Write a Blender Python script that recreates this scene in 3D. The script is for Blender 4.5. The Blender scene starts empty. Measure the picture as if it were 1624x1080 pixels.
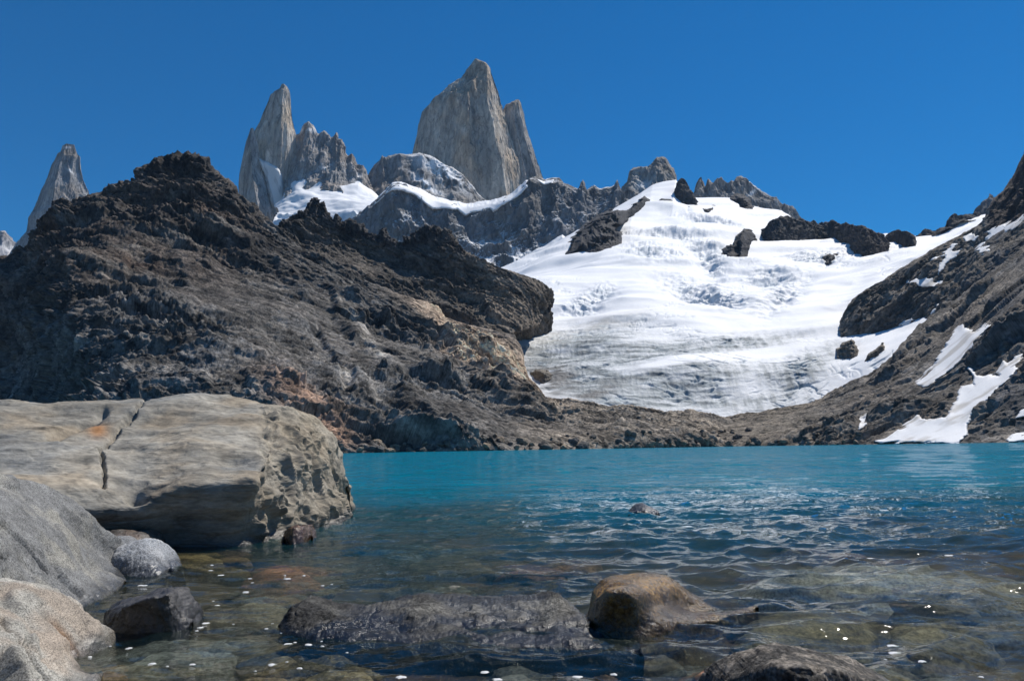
import bpy, math, time
import numpy as np
from mathutils import Vector, Matrix
from concurrent.futures import ThreadPoolExecutor
T0 = time.time()
R_ = math.radians
f32 = np.float32
scene = bpy.context.scene

# ------------------------------------------------------------------ camera
F = 1218.0                       # focal length in photo pixels (27 mm on 36 mm)
PITCH, ROLL, CAMH = R_(8.0), R_(0.9), 1.0
fw = np.array([0, math.cos(PITCH), math.sin(PITCH)])
r0_ = np.array([1.0, 0, 0]); u0_ = np.array([0, -math.sin(PITCH), math.cos(PITCH)])
rt = math.cos(ROLL) * r0_ - math.sin(ROLL) * u0_
up = math.sin(ROLL) * r0_ + math.cos(ROLL) * u0_
CAM = np.array([0, 0, CAMH])
cd = bpy.data.cameras.new('camera'); cam = bpy.data.objects.new('camera', cd)
scene.collection.objects.link(cam); scene.camera = cam
cd.lens = 27; cd.sensor_width = 36; cd.clip_start = 0.1; cd.clip_end = 30000
cam.matrix_world = Matrix(((rt[0], up[0], -fw[0], 0), (rt[1], up[1], -fw[1], 0), (rt[2], up[2], -fw[2], CAMH), (0, 0, 0, 1)))

# ------------------------------------------------------------------ light
SUN_AZ, SUN_EL = R_(50), R_(57)
world = bpy.data.worlds.new('World'); scene.world = world; world.use_nodes = True
nt = world.node_tree; bg = nt.nodes['Background']
sky = nt.nodes.new('ShaderNodeTexSky'); sky.sky_type = 'NISHITA'; sky.sun_disc = False
sky.sun_elevation = SUN_EL; sky.sun_rotation = SUN_AZ
sky.altitude = 1200; sky.air_density = 1.0; sky.dust_density = 0.0; sky.ozone_density = 5.0
hs = nt.nodes.new('ShaderNodeHueSaturation'); hs.inputs['Saturation'].default_value = 1.85; hs.inputs['Value'].default_value = 0.98
nt.links.new(sky.outputs[0], hs.inputs['Color']); nt.links.new(hs.outputs[0], bg.inputs[0])
bg.inputs[1].default_value = 0.08
sd_ = bpy.data.lights.new('sun', 'SUN'); so = bpy.data.objects.new('sun', sd_); scene.collection.objects.link(so)
sd_.energy = 4.4; sd_.angle = R_(0.53); sd_.color = (1.0, 0.95, 0.88)
so.rotation_euler = Vector((math.sin(SUN_AZ) * math.cos(SUN_EL), math.cos(SUN_AZ) * math.cos(SUN_EL), math.sin(SUN_EL))).to_track_quat('Z', 'Y').to_euler()
scene.view_settings.view_transform = 'Standard'; scene.view_settings.look = 'None'
scene.view_settings.exposure = 0.28; scene.view_settings.gamma = 1.0
scene.cycles.max_bounces = 6; scene.cycles.diffuse_bounces = 2; scene.cycles.glossy_bounces = 3
scene.cycles.transparent_max_bounces = 8; scene.cycles.sample_clamp_indirect = 4.0; scene.cycles.sample_clamp_direct = 8.0

# ------------------------------------------------------------------ maths
EX = ThreadPoolExecutor(4)
def par(f, P, *a):
    P = np.ascontiguousarray(P, f32)
    if len(P) < 20000: return f(P, *a)
    return np.concatenate(list(EX.map(lambda q: f(q, *a), np.array_split(P, max(4, len(P) // 60000)))))
rg = np.random.default_rng(7)
G_ = rg.normal(size=(256, 3)).astype(f32); G_ /= np.linalg.norm(G_, axis=1)[:, None]
RND = rg.random((65536, 7)).astype(f32)
def hsh(i, j, k, s):
    h = i.astype(np.uint32) * np.uint32(0x8da6b343) ^ j.astype(np.uint32) * np.uint32(0xd8163841) ^ k.astype(np.uint32) * np.uint32(0xcb1ab31f)
    h ^= np.uint32((s * 0x9e3779b1) & 0xffffffff)
    h ^= h >> np.uint32(15); h *= np.uint32(0x2c1b3c6d); h ^= h >> np.uint32(13)
    return h
def _perlin(p, s=0):
    fl = np.floor(p); i = fl.astype(np.int32); f = p - fl
    w = f * f * f * (f * (f * 6 - 15) + 10)
    out = np.zeros(len(p), f32)
    for dx in (0, 1):
        wx = w[:, 0] if dx else 1 - w[:, 0]
        for dy in (0, 1):
            wy = w[:, 1] if dy else 1 - w[:, 1]
            for dz in (0, 1):
                wz = w[:, 2] if dz else 1 - w[:, 2]
                g = G_[hsh(i[:, 0] + dx, i[:, 1] + dy, i[:, 2] + dz, s) & np.uint32(255)]
                out += wx * wy * wz * (g[:, 0] * (f[:, 0] - dx) + g[:, 1] * (f[:, 1] - dy) + g[:, 2] * (f[:, 2] - dz))
    return out * 1.5
def _fbm(p, o=4, s=0, gain=0.5):
    a, t = 1.0, np.zeros(len(p), f32)
    for k in range(o):
        t += a * _perlin(p, s + k); p = p * f32(2.03) + f32(17.1); a *= gain
    return t
def _ridged(p, o=4, s=0, gain=0.5):
    a, t, pr = 1.0, np.zeros(len(p), f32), 1.0
    for k in range(o):
        n = 1 - np.abs(_perlin(p, s + k)) * 1.6; n = np.clip(n, 0, 1) ** 2
        t += a * n * pr; pr = np.clip(n * 1.6, 0, 1); p = p * f32(2.07) + f32(9.7); a *= gain
    return t - 0.8
def _facet(p, s=0, tilt=1.0, crack=0.0, soft=42.0):
    """flat facets, one tilted plane per cell, meeting in short steep steps."""
    b = np.floor(p - 0.5); i = b.astype(np.int32); n = len(p)
    d1 = np.full(n, 9, f32); d2 = np.full(n, 9, f32); val = np.zeros(n, f32); ws = np.full(n, 1e-9, f32)
    for dx in (0, 1):
        for dy in (0, 1):
            for dz in (0, 1):
                h = hsh(i[:, 0] + dx, i[:, 1] + dy, i[:, 2] + dz, s) & np.uint32(65535)
                r = RND[h]
                v = p - (b + np.array([dx, dy, dz], f32)) - (0.15 + 0.7 * r[:, :3])
                d = (v * v).sum(1)
                o = (v * (r[:, 3:6] - 0.5)).sum(1) * (2 * tilt) + (r[:, 6] - 0.5) * 0.6
                w = np.exp(-soft * d); val += w * o; ws += w
                if crack:
                    m = d < d1
                    d2 = np.where(m, d1, np.minimum(d2, d)); d1 = np.where(m, d, d1)
    val = val / ws
    if crack:
        val = val - crack * np.clip(1 - (np.sqrt(d2) - np.sqrt(d1)) / 0.16, 0, 1)
    return val
def _cell(p, s=0):
    b = np.floor(p - 0.5); i = b.astype(np.int32); n = len(p); d1 = np.full(n, 9, f32); val = np.zeros(n, f32)
    for dx in (0, 1):
        for dy in (0, 1):
            for dz in (0, 1):
                r = RND[hsh(i[:, 0] + dx, i[:, 1] + dy, i[:, 2] + dz, s) & np.uint32(65535)]
                v = p - (b + np.array([dx, dy, dz], f32)) - (0.15 + 0.7 * r[:, :3]); d = (v * v).sum(1)
                m = d < d1; val = np.where(m, r[:, 6], val); d1 = np.where(m, d, d1)
    return val
cell = lambda P, *a: par(_cell, P, *a)
def joints(P, L, seed, k=9.0):   # thin dark joints between blocks
    return np.clip(1 - np.abs(fbm(P / L, 3, seed)) * k, 0, 1)
def blocky(P, L, seed, along=(0.8, 0.1, -0.6), st=2.5, amt=0.5):
    q = aniso(P, along, st) + np.stack([fbm(P / L * 0.7, 2, seed + 40 + k) for k in range(3)], 1) * L * 0.25
    v = 1 + amt * (cell(q / L, seed) - 0.5) * 1.1 + amt * (cell(q / L * 2.9, seed + 1) - 0.5)
    return (v * (1 - 0.45 * joints(q, L * 1.3, seed + 2)) * (1 - 0.3 * joints(q, L * 0.45, seed + 3)))[:, None]
perlin = lambda P, *a: par(_perlin, P, *a)
fbm = lambda P, *a: par(_fbm, P, *a)
ridged = lambda P, *a: par(_ridged, P, *a)
facet = lambda P, *a: par(_facet, P, *a)
def aniso(P, a, s):
    a = np.array(a, float); a /= np.linalg.norm(a)
    return P - np.outer((P @ a) * (1 - 1 / s), a)
def sstep(a, b, x):
    t = np.clip((x - a) / (b - a), 0, 1); return t * t * (3 - 2 * t)
def hz(px): return 711.2 - (np.asarray(px) - 812) * 0.01571
def ray(px, py):
    x = (np.asarray(px, float) - 812) / F; y = -(np.asarray(py, float) - 540) / F
    return x[..., None] * rt + y[..., None] * up + fw
def pt(px, py, D):
    d = ray(px, py); return CAM + d * (np.asarray(D, float) / d[..., 1])[..., None]
def proj(P):
    q = P - CAM; z = q @ fw
    return 812 + F * (q @ rt) / z, 540 - F * (q @ up) / z
def wl(px, py, z=0.0):           # distance of the point at height z under a pixel
    d = ray(px, py); return (z - CAMH) / d[..., 2] * d[..., 1]

# ------------------------------------------------------------------ meshes
def put(o, parent=None):
    scene.collection.objects.link(o)
    if parent is not None: o.parent = parent
    return o
def mesh_obj(name, V, faces, mat, col=None, attrs=None, parent=None, smooth=True):
    me = bpy.data.meshes.new(name); V = np.ascontiguousarray(V, f32); faces = np.ascontiguousarray(faces, np.int32)
    k = faces.shape[1]
    me.vertices.add(len(V)); me.vertices.foreach_set('co', V.ravel())
    me.loops.add(faces.size); me.loops.foreach_set('vertex_index', faces.ravel())
    me.polygons.add(len(faces)); me.polygons.foreach_set('loop_start', np.arange(0, faces.size, k, dtype=np.int32))
    me.polygons.foreach_set('use_smooth', np.full(len(faces), smooth))
    me.update(calc_edges=True)
    if col is not None:
        a = me.attributes.new('col', 'FLOAT_COLOR', 'POINT')
        c = np.ones((len(V), 4), f32); c[:, :3] = col; a.data.foreach_set('color', c.ravel())
    for n, v in (attrs or {}).items():
        a = me.attributes.new(n, 'FLOAT', 'POINT'); a.data.foreach_set('value', np.ascontiguousarray(v, f32))
    me.materials.append(mat)
    return put(bpy.data.objects.new(name, me), parent)
def grid_faces(nv, nu, wrap=False):
    a = np.arange(nv * nu).reshape(nv, nu)
    if wrap: a = np.concatenate([a, a[:, :1]], 1)
    return np.stack([a[:-1, :-1], a[:-1, 1:], a[1:, 1:], a[1:, :-1]], -1).reshape(-1, 4)
def tag(o, label=None, cat=None, group=None, kind=None):
    if label: o['label'] = label
    if cat: o['category'] = cat
    if group: o['group'] = group
    if kind: o['kind'] = kind
    return o
def catmull(C, t):
    n = len(C); i = np.clip(np.floor(t).astype(int), 0, n - 2); f = (t - i)
    f = f.reshape((-1,) + (1,) * (C.ndim - 1))
    p0, p1, p2, p3 = C[np.maximum(i - 1, 0)], C[i], C[i + 1], C[np.minimum(i + 2, n - 1)]
    m1 = (p2 - p0) * 0.35; m2 = (p3 - p1) * 0.35
    return (2 * f**3 - 3 * f**2 + 1) * p1 + (f**3 - 2 * f**2 + f) * m1 + (-2 * f**3 + 3 * f**2) * p2 + (f**3 - f**2) * m2
def blurg(a, k):
    for ax in (0, 1):
        if a.shape[ax] == 1: continue
        for _ in range(2):
            c = np.cumsum(np.concatenate([np.repeat(a.take([0], ax), k + 1, ax), a, np.repeat(a.take([-1], ax), k, ax)], ax), ax)
            n = c.shape[ax]; w = 2 * k + 1
            a = (c.take(range(w, n), ax) - c.take(range(0, n - w), ax)) / w
    return a
def loft(rows, nu, nv, index=False, vis=None):
    """rows of (px, py, distance) -> grid of (px, py, log distance) interpolated across the rows."""
    R = []
    if index:
        A = np.array([[(a, b, math.log(c)) for a, b, c in r] for r in rows])
        s = np.hypot(np.diff(A[:, :, 0], axis=1), np.diff(A[:, :, 1], axis=1)).mean(0); s = np.r_[0, np.cumsum(s + 4)]
        t = np.interp(np.linspace(0, s[-1], nu), s, np.arange(len(s)))
        R = np.array([catmull(r, t) for r in A])
    else:
        for r in rows:
            A = np.array([(a, b, math.log(c)) for a, b, c in r])
            s = np.r_[0, np.cumsum(np.hypot(np.diff(A[:, 0]), np.diff(A[:, 1])) + 1e-6)]
            t = np.linspace(0, s[-1], nu); g = np.stack([np.interp(t, s, A[:, k]) for k in range(3)], 1)
            R.append(blurg(g[None], max(nu // 40, 1))[0] if len(r) <= 9 else g)
        R = np.array(R)
    sp = np.hypot(np.diff(R[..., 0], axis=0), np.diff(R[..., 1], axis=0)).mean(1) + 3
    if vis is not None: sp = sp * np.array(vis)
    s = np.r_[0, np.cumsum(sp)]
    t = np.interp(np.linspace(0, s[-1], nv), s, np.arange(len(s)))
    return catmull(R, t), t
def gridnorm(P):
    du = np.gradient(P, axis=1); dv = np.gradient(P, axis=0)
    n = np.cross(du, dv); n /= np.linalg.norm(n, axis=2)[..., None] + 1e-9
    return n
def facing(P, n):
    m = ((P - CAM) * n).sum(2); c = np.sign(np.median(np.sign(m)) or 1)
    return -n * c
LAND = {}                        # finished surfaces, so that snow and outcrops can be laid on them
def polysd(X, Y, poly):
    poly = np.array(poly, float); d = np.full(X.shape, 1e9); ins = np.zeros(X.shape, bool)
    for (x0, y0), (x1, y1) in zip(poly, np.roll(poly, -1, 0)):
        ex, ey = x1 - x0, y1 - y0
        t = np.clip(((X - x0) * ex + (Y - y0) * ey) / (ex * ex + ey * ey + 1e-9), 0, 1)
        d = np.minimum(d, np.hypot(X - x0 - t * ex, Y - y0 - t * ey))
        c = ((y0 > Y) != (y1 > Y)) & (X < ex * (Y - y0) / (ey if ey else 1e-9) + x0)
        ins ^= c
    return np.where(ins, d, -d)
def blob(px, py, cx, cy, rx, ry, ang=0):
    a = R_(ang); dx, dy = px - cx, py - cy
    u = (dx * math.cos(a) + dy * math.sin(a)) / rx; v = (-dx * math.sin(a) + dy * math.cos(a)) / ry
    return np.exp(-(u * u + v * v))
def mixc(c, col, m):
    m = np.clip(m, 0, 1)[:, None]; return c * (1 - m) + np.array(col) * m

# ------------------------------------------------------------------ materials
def nodes(name):
    m = bpy.data.materials.new(name); m.use_nodes = True; t = m.node_tree
    b = t.nodes['Principled BSDF']; return m, t, b
def N(t, kind, **kw):
    n = t.nodes.new(kind)
    for k, v in kw.items():
        if k in n.inputs: n.inputs[k].default_value = v
        else: setattr(n, k, v)
    return n
def mrange(t, src, a, b, c, d):
    n = N(t, 'ShaderNodeMapRange'); n.inputs[1].default_value = a; n.inputs[2].default_value = b
    n.inputs[3].default_value = c; n.inputs[4].default_value = d; t.links.new(src, n.inputs[0]); return n.outputs[0]
def mul(t, a, b, op='MULTIPLY'):
    n = N(t, 'ShaderNodeMath', operation=op)
    for k, v in enumerate((a, b)):
        if isinstance(v, (int, float)): n.inputs[k].default_value = v
        else: t.links.new(v, n.inputs[k])
    return n.outputs[0]
def rock_mat(name, sc, bump, lo=0.55, hi=1.4, rough=0.9, wet=False, speck=None, stretch=(1, 1, 1), spec=0.25):
    """colour attribute times two octaves of rock mottling, with relief below the mesh's own resolution."""
    m, t, b = nodes(name); L = t.links.new
    g = N(t, 'ShaderNodeNewGeometry'); mp = N(t, 'ShaderNodeMapping'); mp.inputs['Scale'].default_value = stretch
    L(g.outputs['Position'], mp.inputs[0])
    n1 = N(t, 'ShaderNodeTexNoise', Scale=sc, Detail=9.0, Roughness=0.68); L(mp.outputs[0], n1.inputs['Vector'])
    n2 = N(t, 'ShaderNodeTexNoise', Scale=sc * 0.13, Detail=5.0, Roughness=0.6); L(mp.outputs[0], n2.inputs['Vector'])
    f1 = mrange(t, n1.outputs[0], 0.3, 0.7, lo, hi); f2 = mrange(t, n2.outputs[0], 0.3, 0.7, 0.78, 1.22)
    f = mul(t, f1, f2)
    if speck:
        n3 = N(t, 'ShaderNodeTexNoise', Scale=speck, Detail=2.0, Roughness=0.6); L(g.outputs['Position'], n3.inputs['Vector'])
        f = mul(t, f, mrange(t, n3.outputs[0], 0.36, 0.62, 0.45, 1.35))
    a = N(t, 'ShaderNodeAttribute', attribute_name='col')
    v = N(t, 'ShaderNodeVectorMath', operation='SCALE'); L(a.outputs['Color'], v.inputs[0])
    if wet:                      # the band wetted by the waves is darker and shinier
        sx = N(t, 'ShaderNodeSeparateXYZ'); L(g.outputs['Position'], sx.inputs[0])
        z = mul(t, sx.outputs[2], mul(t, mul(t, n2.outputs[0], 0.5, 'SUBTRACT'), 0.25), 'ADD')
        w = mrange(t, z, 0.03, wet, 0.0, 1.0)
        f = mul(t, f, mrange(t, w, 0, 1, 0.42, 1.0)); L(mrange(t, w, 0, 1, 0.16, rough), b.inputs['Roughness'])
        L(mrange(t, w, 0, 1, 0.6, spec), b.inputs['Specular IOR Level'])
    else:
        b.inputs['Roughness'].default_value = rough; b.inputs['Specular IOR Level'].default_value = spec
    L(f, v.inputs['Scale']); L(v.outputs[0], b.inputs['Base Color'])
    bp = N(t, 'ShaderNodeBump', Strength=1.0, Distance=bump); L(n1.outputs[0], bp.inputs['Height']); L(bp.outputs[0], b.inputs['Normal'])
    return m
M_ROCK = rock_mat('weathered_rock', 0.3, 2.6, 0.42, 1.6)
M_GRAN = rock_mat('granite_wall', 0.045, 12.0, 0.6, 1.4, stretch=(1, 1, 0.25))
M_DARK = rock_mat('dark_rock', 0.08, 4.0, 0.5, 1.5)
def snow_mat(name, sc, bump):
    m, t, b = nodes(name); L = t.links.new
    g = N(t, 'ShaderNodeNewGeometry'); a = N(t, 'ShaderNodeAttribute', attribute_name='col'); i = N(t, 'ShaderNodeAttribute', attribute_name='ice')
    n1 = N(t, 'ShaderNodeTexNoise', Scale=sc, Detail=8.0, Roughness=0.7); L(g.outputs['Position'], n1.inputs['Vector'])
    f = mrange(t, n1.outputs[0], 0.32, 0.68, 0.72, 1.12)
    mx = N(t, 'ShaderNodeMix'); L(i.outputs['Fac'], mx.inputs[0]); mx.inputs[2].default_value = 1.0; L(f, mx.inputs[3])
    v = N(t, 'ShaderNodeVectorMath', operation='SCALE'); L(a.outputs['Color'], v.inputs[0]); L(mx.outputs[0], v.inputs['Scale'])
    L(v.outputs[0], b.inputs['Base Color']); b.inputs['Roughness'].default_value = 0.65; b.inputs['Specular IOR Level'].default_value = 0.2
    st = mrange(t, i.outputs['Fac'], 0, 1, 0.25, 1.0)
    bp = N(t, 'ShaderNodeBump', Distance=bump); L(st, bp.inputs['Strength']); L(n1.outputs[0], bp.inputs['Height']); L(bp.outputs[0], b.inputs['Normal'])
    return m
M_SNOW = snow_mat('glacier_snow', 0.12, 1.6)

# ------------------------------------------------------------------ relief builder
def terrain(name, rows, nu, nv, disp, color, mat, vis=None, index=False, keep=None, attrs=None):
    Q, t = loft(rows, nu, nv, index, vis)
    P = pt(Q[..., 0], Q[..., 1], np.exp(Q[..., 2])); n = facing(P, blurg(gridnorm(P), 3)); n /= np.linalg.norm(n, axis=2)[..., None] + 1e-9
    p = P.reshape(-1, 3); px, py = Q[..., 0].ravel(), Q[..., 1].ravel(); tv = np.repeat(t, nu)
    d = disp(p, px, py, tv); V = p + n.reshape(-1, 3) * d[:, None]
    nz = facing(P, gridnorm(V.reshape(nv, nu, 3))).reshape(-1, 3)[:, 2]
    c = color(V, px, py, tv, nz, d)
    at = attrs(V, px, py, tv, nz) if attrs else None
    o = mesh_obj(name, V, grid_faces(nv, nu), mat, c, at)
    LAND[keep or name] = V
    print(name, len(V), round(time.time() - T0, 1)); return o
def back(row, dd, dp):
    return [(a, b + dp, c + dd) for a, b, c in row]
def ridge_rows(sky, base, D, dd, lean=0.5, key=None):
    """a free-standing wall: foot, face, crest, and its far side."""
    bx = np.array(base, float); S = [(x, y, D) for x, y in sky]
    by = lambda x: float(np.interp(x, bx[:, 0], bx[:, 1]))
    if key:                      # the foot stands on a finished surface
        gx = [float(sample(key, np.array([[x]]), np.array([[by(x)]]))[0, 0]) for x, y in sky]; gx = np.convolve(np.pad(gx, 1, 'edge'), [.25, .5, .25], 'valid')
        R = [[], [], [], [], [], []]
        for (x, y), g in zip(sky, gx):
            b = max(by(x), y + 3); h = b - y
            for r, (yy, d) in zip(R, [(b + 3, g - 0.35 * dd), (b - 0.4 * h, g - 0.1 * dd), (y + 0.15 * h, g + 0.3 * dd), (y, g + 0.6 * dd), (y + 5, g + dd), (b + 20, g + 2 * dd)]): r.append((x, yy, d))
        return R
    foot = [(x, max(by(x), y + 4), D - dd) for x, y in sky]
    mid = [(x, 0.45 * y + 0.55 * max(by(x), y + 4), D - dd * (1 - lean)) for x, y in sky]
    hi = [(x, 0.88 * y + 0.12 * max(by(x), y + 4), D - dd * 0.12) for x, y in sky]
    return [foot, mid, hi, S, [(x, y + 10, D + dd * 0.35) for x, y in sky], [(x, max(by(x), y + 4) + 40, D + dd * 1.4) for x, y in sky]]
def rockdisp(L, A, seed, along=None, stretch=3.0, zs=1.0, w=(0.38, 0.42, 0.28, 0.17, 0.09, 0.04), crack=0.06, soft=42.0):
    def f(p, px, py, t):
        q = p / L
        if along is not None: q = aniso(q, along, stretch)
        if zs != 1: q = q * np.array([1, 1, zs])
        q = q + np.stack([fbm(q * 0.8 + 5 + k * 31, 2, seed + 50 + k) for k in range(3)], 1) * 0.16
        d = w[0] * ridged(q, 3, seed) + w[1] * facet(q * 1.9, seed + 1, 1.0, crack, soft) + w[2] * facet(q * 4.7, seed + 2, 1.0, crack, soft) + w[3] * facet(q * 11, seed + 3)
        return A * (d + w[4] * facet(q * 26, seed + 6) + w[5] * fbm(q * 40, 2, seed + 4))
    return f

# ------------------------------------------------------------------ left mountain
main = [
 [(-260, 735, 690), (0, 735, 600), (70, 732, 510), (125, 730, 410), (200, 728, 390), (545, 724, 380), (800, 720, 450), (1100, 715, 560), (1200, 713, 600)],
 [(-260, 690, 700), (0, 690, 610), (70, 690, 520), (125, 685, 430), (200, 680, 410), (450, 694, 398), (545, 694, 395), (700, 692, 445), (850, 692, 490), (1000, 692, 530), (1130, 695, 575), (1200, 704, 610)],
 [(-260, 610, 800), (0, 610, 690), (70, 610, 600), (125, 612, 480), (200, 610, 450), (450, 620, 450), (600, 632, 480), (760, 645, 515), (870, 664, 560), (1000, 674, 600), (1120, 684, 640), (1200, 698, 650)],
 [(-260, 530, 830), (0, 525, 705), (70, 520, 620), (125, 520, 530), (160, 520, 530), (350, 530, 550), (520, 550, 585), (680, 568, 612), (790, 606, 618), (860, 644, 620), (1000, 656, 640), (1120, 673, 680), (1190, 690, 690)],
 [(-260, 470, 860), (0, 445, 730), (60, 438, 665), (110, 430, 630), (300, 420, 680), (450, 462, 705), (600, 505, 712), (720, 545, 712), (790, 575, 695), (850, 628, 670), (1000, 648, 680), (1120, 667, 720), (1180, 684, 720)],
 [(-260, 455, 880), (30, 420, 750), (64, 372, 745), (140, 330, 770), (220, 305, 785), (300, 290, 790), (370, 330, 780), (440, 385, 775), (560, 455, 770), (720, 518, 765), (804, 546, 750), (830, 602, 714), (864, 636, 692), (990, 646, 695), (1110, 668, 735), (1175, 682, 735)],
 [(-260, 440, 900), (-60, 418, 800), (0, 412, 780), (40, 393, 770), (58, 356, 765), (75, 338, 770), (130, 312, 790), (170, 297, 800), (216, 285, 815), (222, 268, 818), (240, 256, 822), (262, 250, 825), (300, 243, 830), (325, 252, 832), (345, 275, 832), (370, 300, 828), (400, 332, 822), (440, 362, 815), (500, 402, 808), (560, 440, 802), (640, 474, 800), (720, 508, 790), (816, 531, 782), (824, 556, 758), (838, 597, 724), (866, 632, 704), (905, 633, 704), (960, 644, 706), (995, 640, 706), (1040, 650, 718), (1070, 660, 730), (1110, 668, 745), (1170, 682, 745)]]
main += [back(main[-1], 60, 25), back(main[-1], 260, 130)]
def slabs(px, py, L):
    d = np.zeros(len(px))
    for poly, h, soft in L:
        m = (px > min(a for a, b in poly) - 20) & (px < max(a for a, b in poly) + 20)
        d[m] += 0.42 * h * sstep(-soft * 0.4, soft, polysd(px[m], py[m], poly))
    return d
MAIN_SLABS = [
 ([(698, 530), (722, 520), (762, 530), (788, 552), (780, 574), (752, 576), (722, 562)], 13, 5),
 ([(516, 556), (560, 578), (622, 640), (660, 672), (640, 680), (600, 654), (530, 592)], 7, 9),
 ([(600, 556), (640, 582), (692, 640), (736, 702), (700, 708), (650, 642), (610, 592)], 10, 9),
 ([(520, 462), (566, 476), (592, 520), (562, 540), (530, 510)], 14, 8), ([(486, 522), (506, 514), (566, 602), (548, 612)], -11, 6),
 ([(800, 575), (826, 590), (850, 628), (830, 640), (800, 610)], 8, 6), ([(640, 480), (700, 500), (690, 516), (630, 500)], 9, 6),
 ([(430, 400), (470, 430), (500, 470), (480, 480), (440, 440)], 10, 8), 
 ([(70, 352), (140, 316), (230, 322), (330, 338), (404, 384), (396, 400), (330, 368), (230, 352), (140, 350), (80, 368)], 16, 9),
 ([(60, 400), (140, 392), (210, 408), (200, 440), (110, 428), (60, 424)], 12, 9), ([(230, 402), (330, 392), (360, 420), (300, 440), (240, 430)], 11, 9),
 ([(160, 470), (260, 456), (330, 470), (300, 500), (190, 500)], 9, 9), ([(200, 600), (260, 580), (330, 590), (340, 630), (220, 632)], 10, 9),
 ([(300, 520), (400, 510), (440, 540), (420, 580), (320, 560)], 9, 9), ([(380, 590), (450, 580), (470, 620), (400, 634)], 9, 8)]
def main_disp(p, px, py, t):
    a = rockdisp(95, 30, 11, (0.8, 0.15, -0.6), 3.2)(p, px, py, t)
    lay = rockdisp(46, 13, 23, (1, 0, 0.05), 4.0)(p, px, py, t)
    scree = np.clip(blob(px, py, 730, 640, 150, 28, 30) + blob(px, py, 900, 690, 150, 14, 5) + 0.7 * blob(px, py, 640, 420, 90, 40, 35) + 0.8 * blob(px, py, 330, 470, 160, 20, 10), 0, 1)
    m = sstep(1.0, 3.2, t) * sstep(560, 250, px)
    fine = sstep(780, 900, px) * sstep(560, 640, py)
    d = a * (1 - m) * (1 - 0.65 * fine) + (lay + 0.55 * a) * m
    far = sstep(150, 60, px) * sstep(380, 420, py)
    crest = sstep(5.0, 6.0, t) * 0.5
    d = d * (0.26 + 1.05 * sstep(-0.25, 0.4, fbm(aniso(p / 90, (0.75, 0.1, -0.65), 2.2), 3, 29)))
    edge = blob(px, py, 835, 585, 60, 55); d = d * (1 - 0.7 * edge)
    d = d + (1 - 0.6 * scree) * rockdisp(26, 5.0, 83, (0.8, 0.15, -0.65), 2.6, w=(0.2, 0.5, 0.35, 0.2, 0.08, 0.03), soft=90.0)(p, px, py, t)
    d = d + (1 - edge) * 9 * (ridged(aniso(p / 150, (0.7, 0.1, -0.7), 4), 2, 35) + 0.3) * sstep(0.6, 2.0, t) * sstep(5.6, 4.6, t)
    return slabs(px, py, MAIN_SLABS) * (1 + 0.3 * fbm(p / 12, 2, 31)) + (0.9 * facet(p / 4.5, 33) + 0.5 * facet(p / 2.2, 34)) * np.maximum(scree, fine) + d * (1 - 0.7 * scree) * (1 - crest) * sstep(0.0, 0.9, t * 1.4 + 0.15) + (4.0 * facet(p / 9, 77) + 5.0 * facet(p / 17, 78)) * sstep(5.2, 6, t) * (px < 450) + blob(px, py, 285, 256, 60, 16) * (6 * facet(p / 11, 79) + 5 * ridged(p / 13, 2, 80))
def main_col(P, px, py, t, nz, d):
    L = fbm(P / 60, 4, 3); s = fbm(aniso(P / 26, (0.8, 0.1, -0.6), 4), 4, 8)
    c = np.tile(np.array([0.105, 0.10, 0.093]), (len(P), 1)) * (1 + 0.32 * s + 0.35 * L)[:, None]
    br = sstep(540, 380, py) * sstep(560, 250, px)
    c = mixc(c, (0.10, 0.068, 0.05), br * (0.6 + 0.9 * L))
    c = mixc(c, (0.20, 0.185, 0.165), sstep(0.1, 0.6, s) * 0.6)
    dust = sstep(0.55, 0.85, nz) * (0.4 + 0.6 * sstep(-0.3, 0.4, L)); c = mixc(c, (0.145, 0.122, 0.10), dust * 0.6)
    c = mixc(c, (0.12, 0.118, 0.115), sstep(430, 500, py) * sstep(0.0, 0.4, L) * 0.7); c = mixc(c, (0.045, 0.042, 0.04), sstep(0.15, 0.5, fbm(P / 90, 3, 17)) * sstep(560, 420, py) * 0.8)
    tan = blob(px, py, 745, 545, 55, 26, 25) + blob(px, py, 850, 605, 60, 26, 40) + 0.8 * blob(px, py, 690, 500, 55, 14, 25) + 0.5 * blob(px, py, 800, 590, 60, 28, 30)
    c = mixc(c, (0.50, 0.37, 0.26), tan * (0.9 + 0.8 * L))
    tan2 = sstep(780, 900, px) * sstep(600, 640, py); c = mixc(c, (0.25, 0.21, 0.165), tan2 * (0.7 + 0.8 * L))
    red = blob(px, py, 480, 640, 60, 26, 30) + blob(px, py, 530, 690, 30, 25) ; c = mixc(c, (0.30, 0.19, 0.13), red * 0.9)
    pale = blob(px, py, 535, 580, 30, 10, 45) + blob(px, py, 590, 540, 60, 9, 50) + blob(px, py, 640, 650, 70, 9, 38); c = mixc(c, (0.36, 0.33, 0.29), pale * 0.9)
    c = mixc(c, (0.04, 0.036, 0.034), blob(px, py, 280, 252, 56, 10) + 0.7 * blob(px, py, 385, 315, 40, 9, 40) + 0.6 * blob(px, py, 170, 338, 90, 8, -6) + 0.6 * blob(px, py, 250, 350, 60, 12))
    c = mixc(c, (0.19, 0.17, 0.145), 0.7 * (blob(px, py, 200, 296, 50, 8, -10) + blob(px, py, 330, 290, 30, 14, 40)) * (0.6 + L))
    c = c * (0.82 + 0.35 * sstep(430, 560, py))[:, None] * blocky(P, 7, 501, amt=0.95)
    return np.clip(c, 0.015, 0.6)
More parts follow.
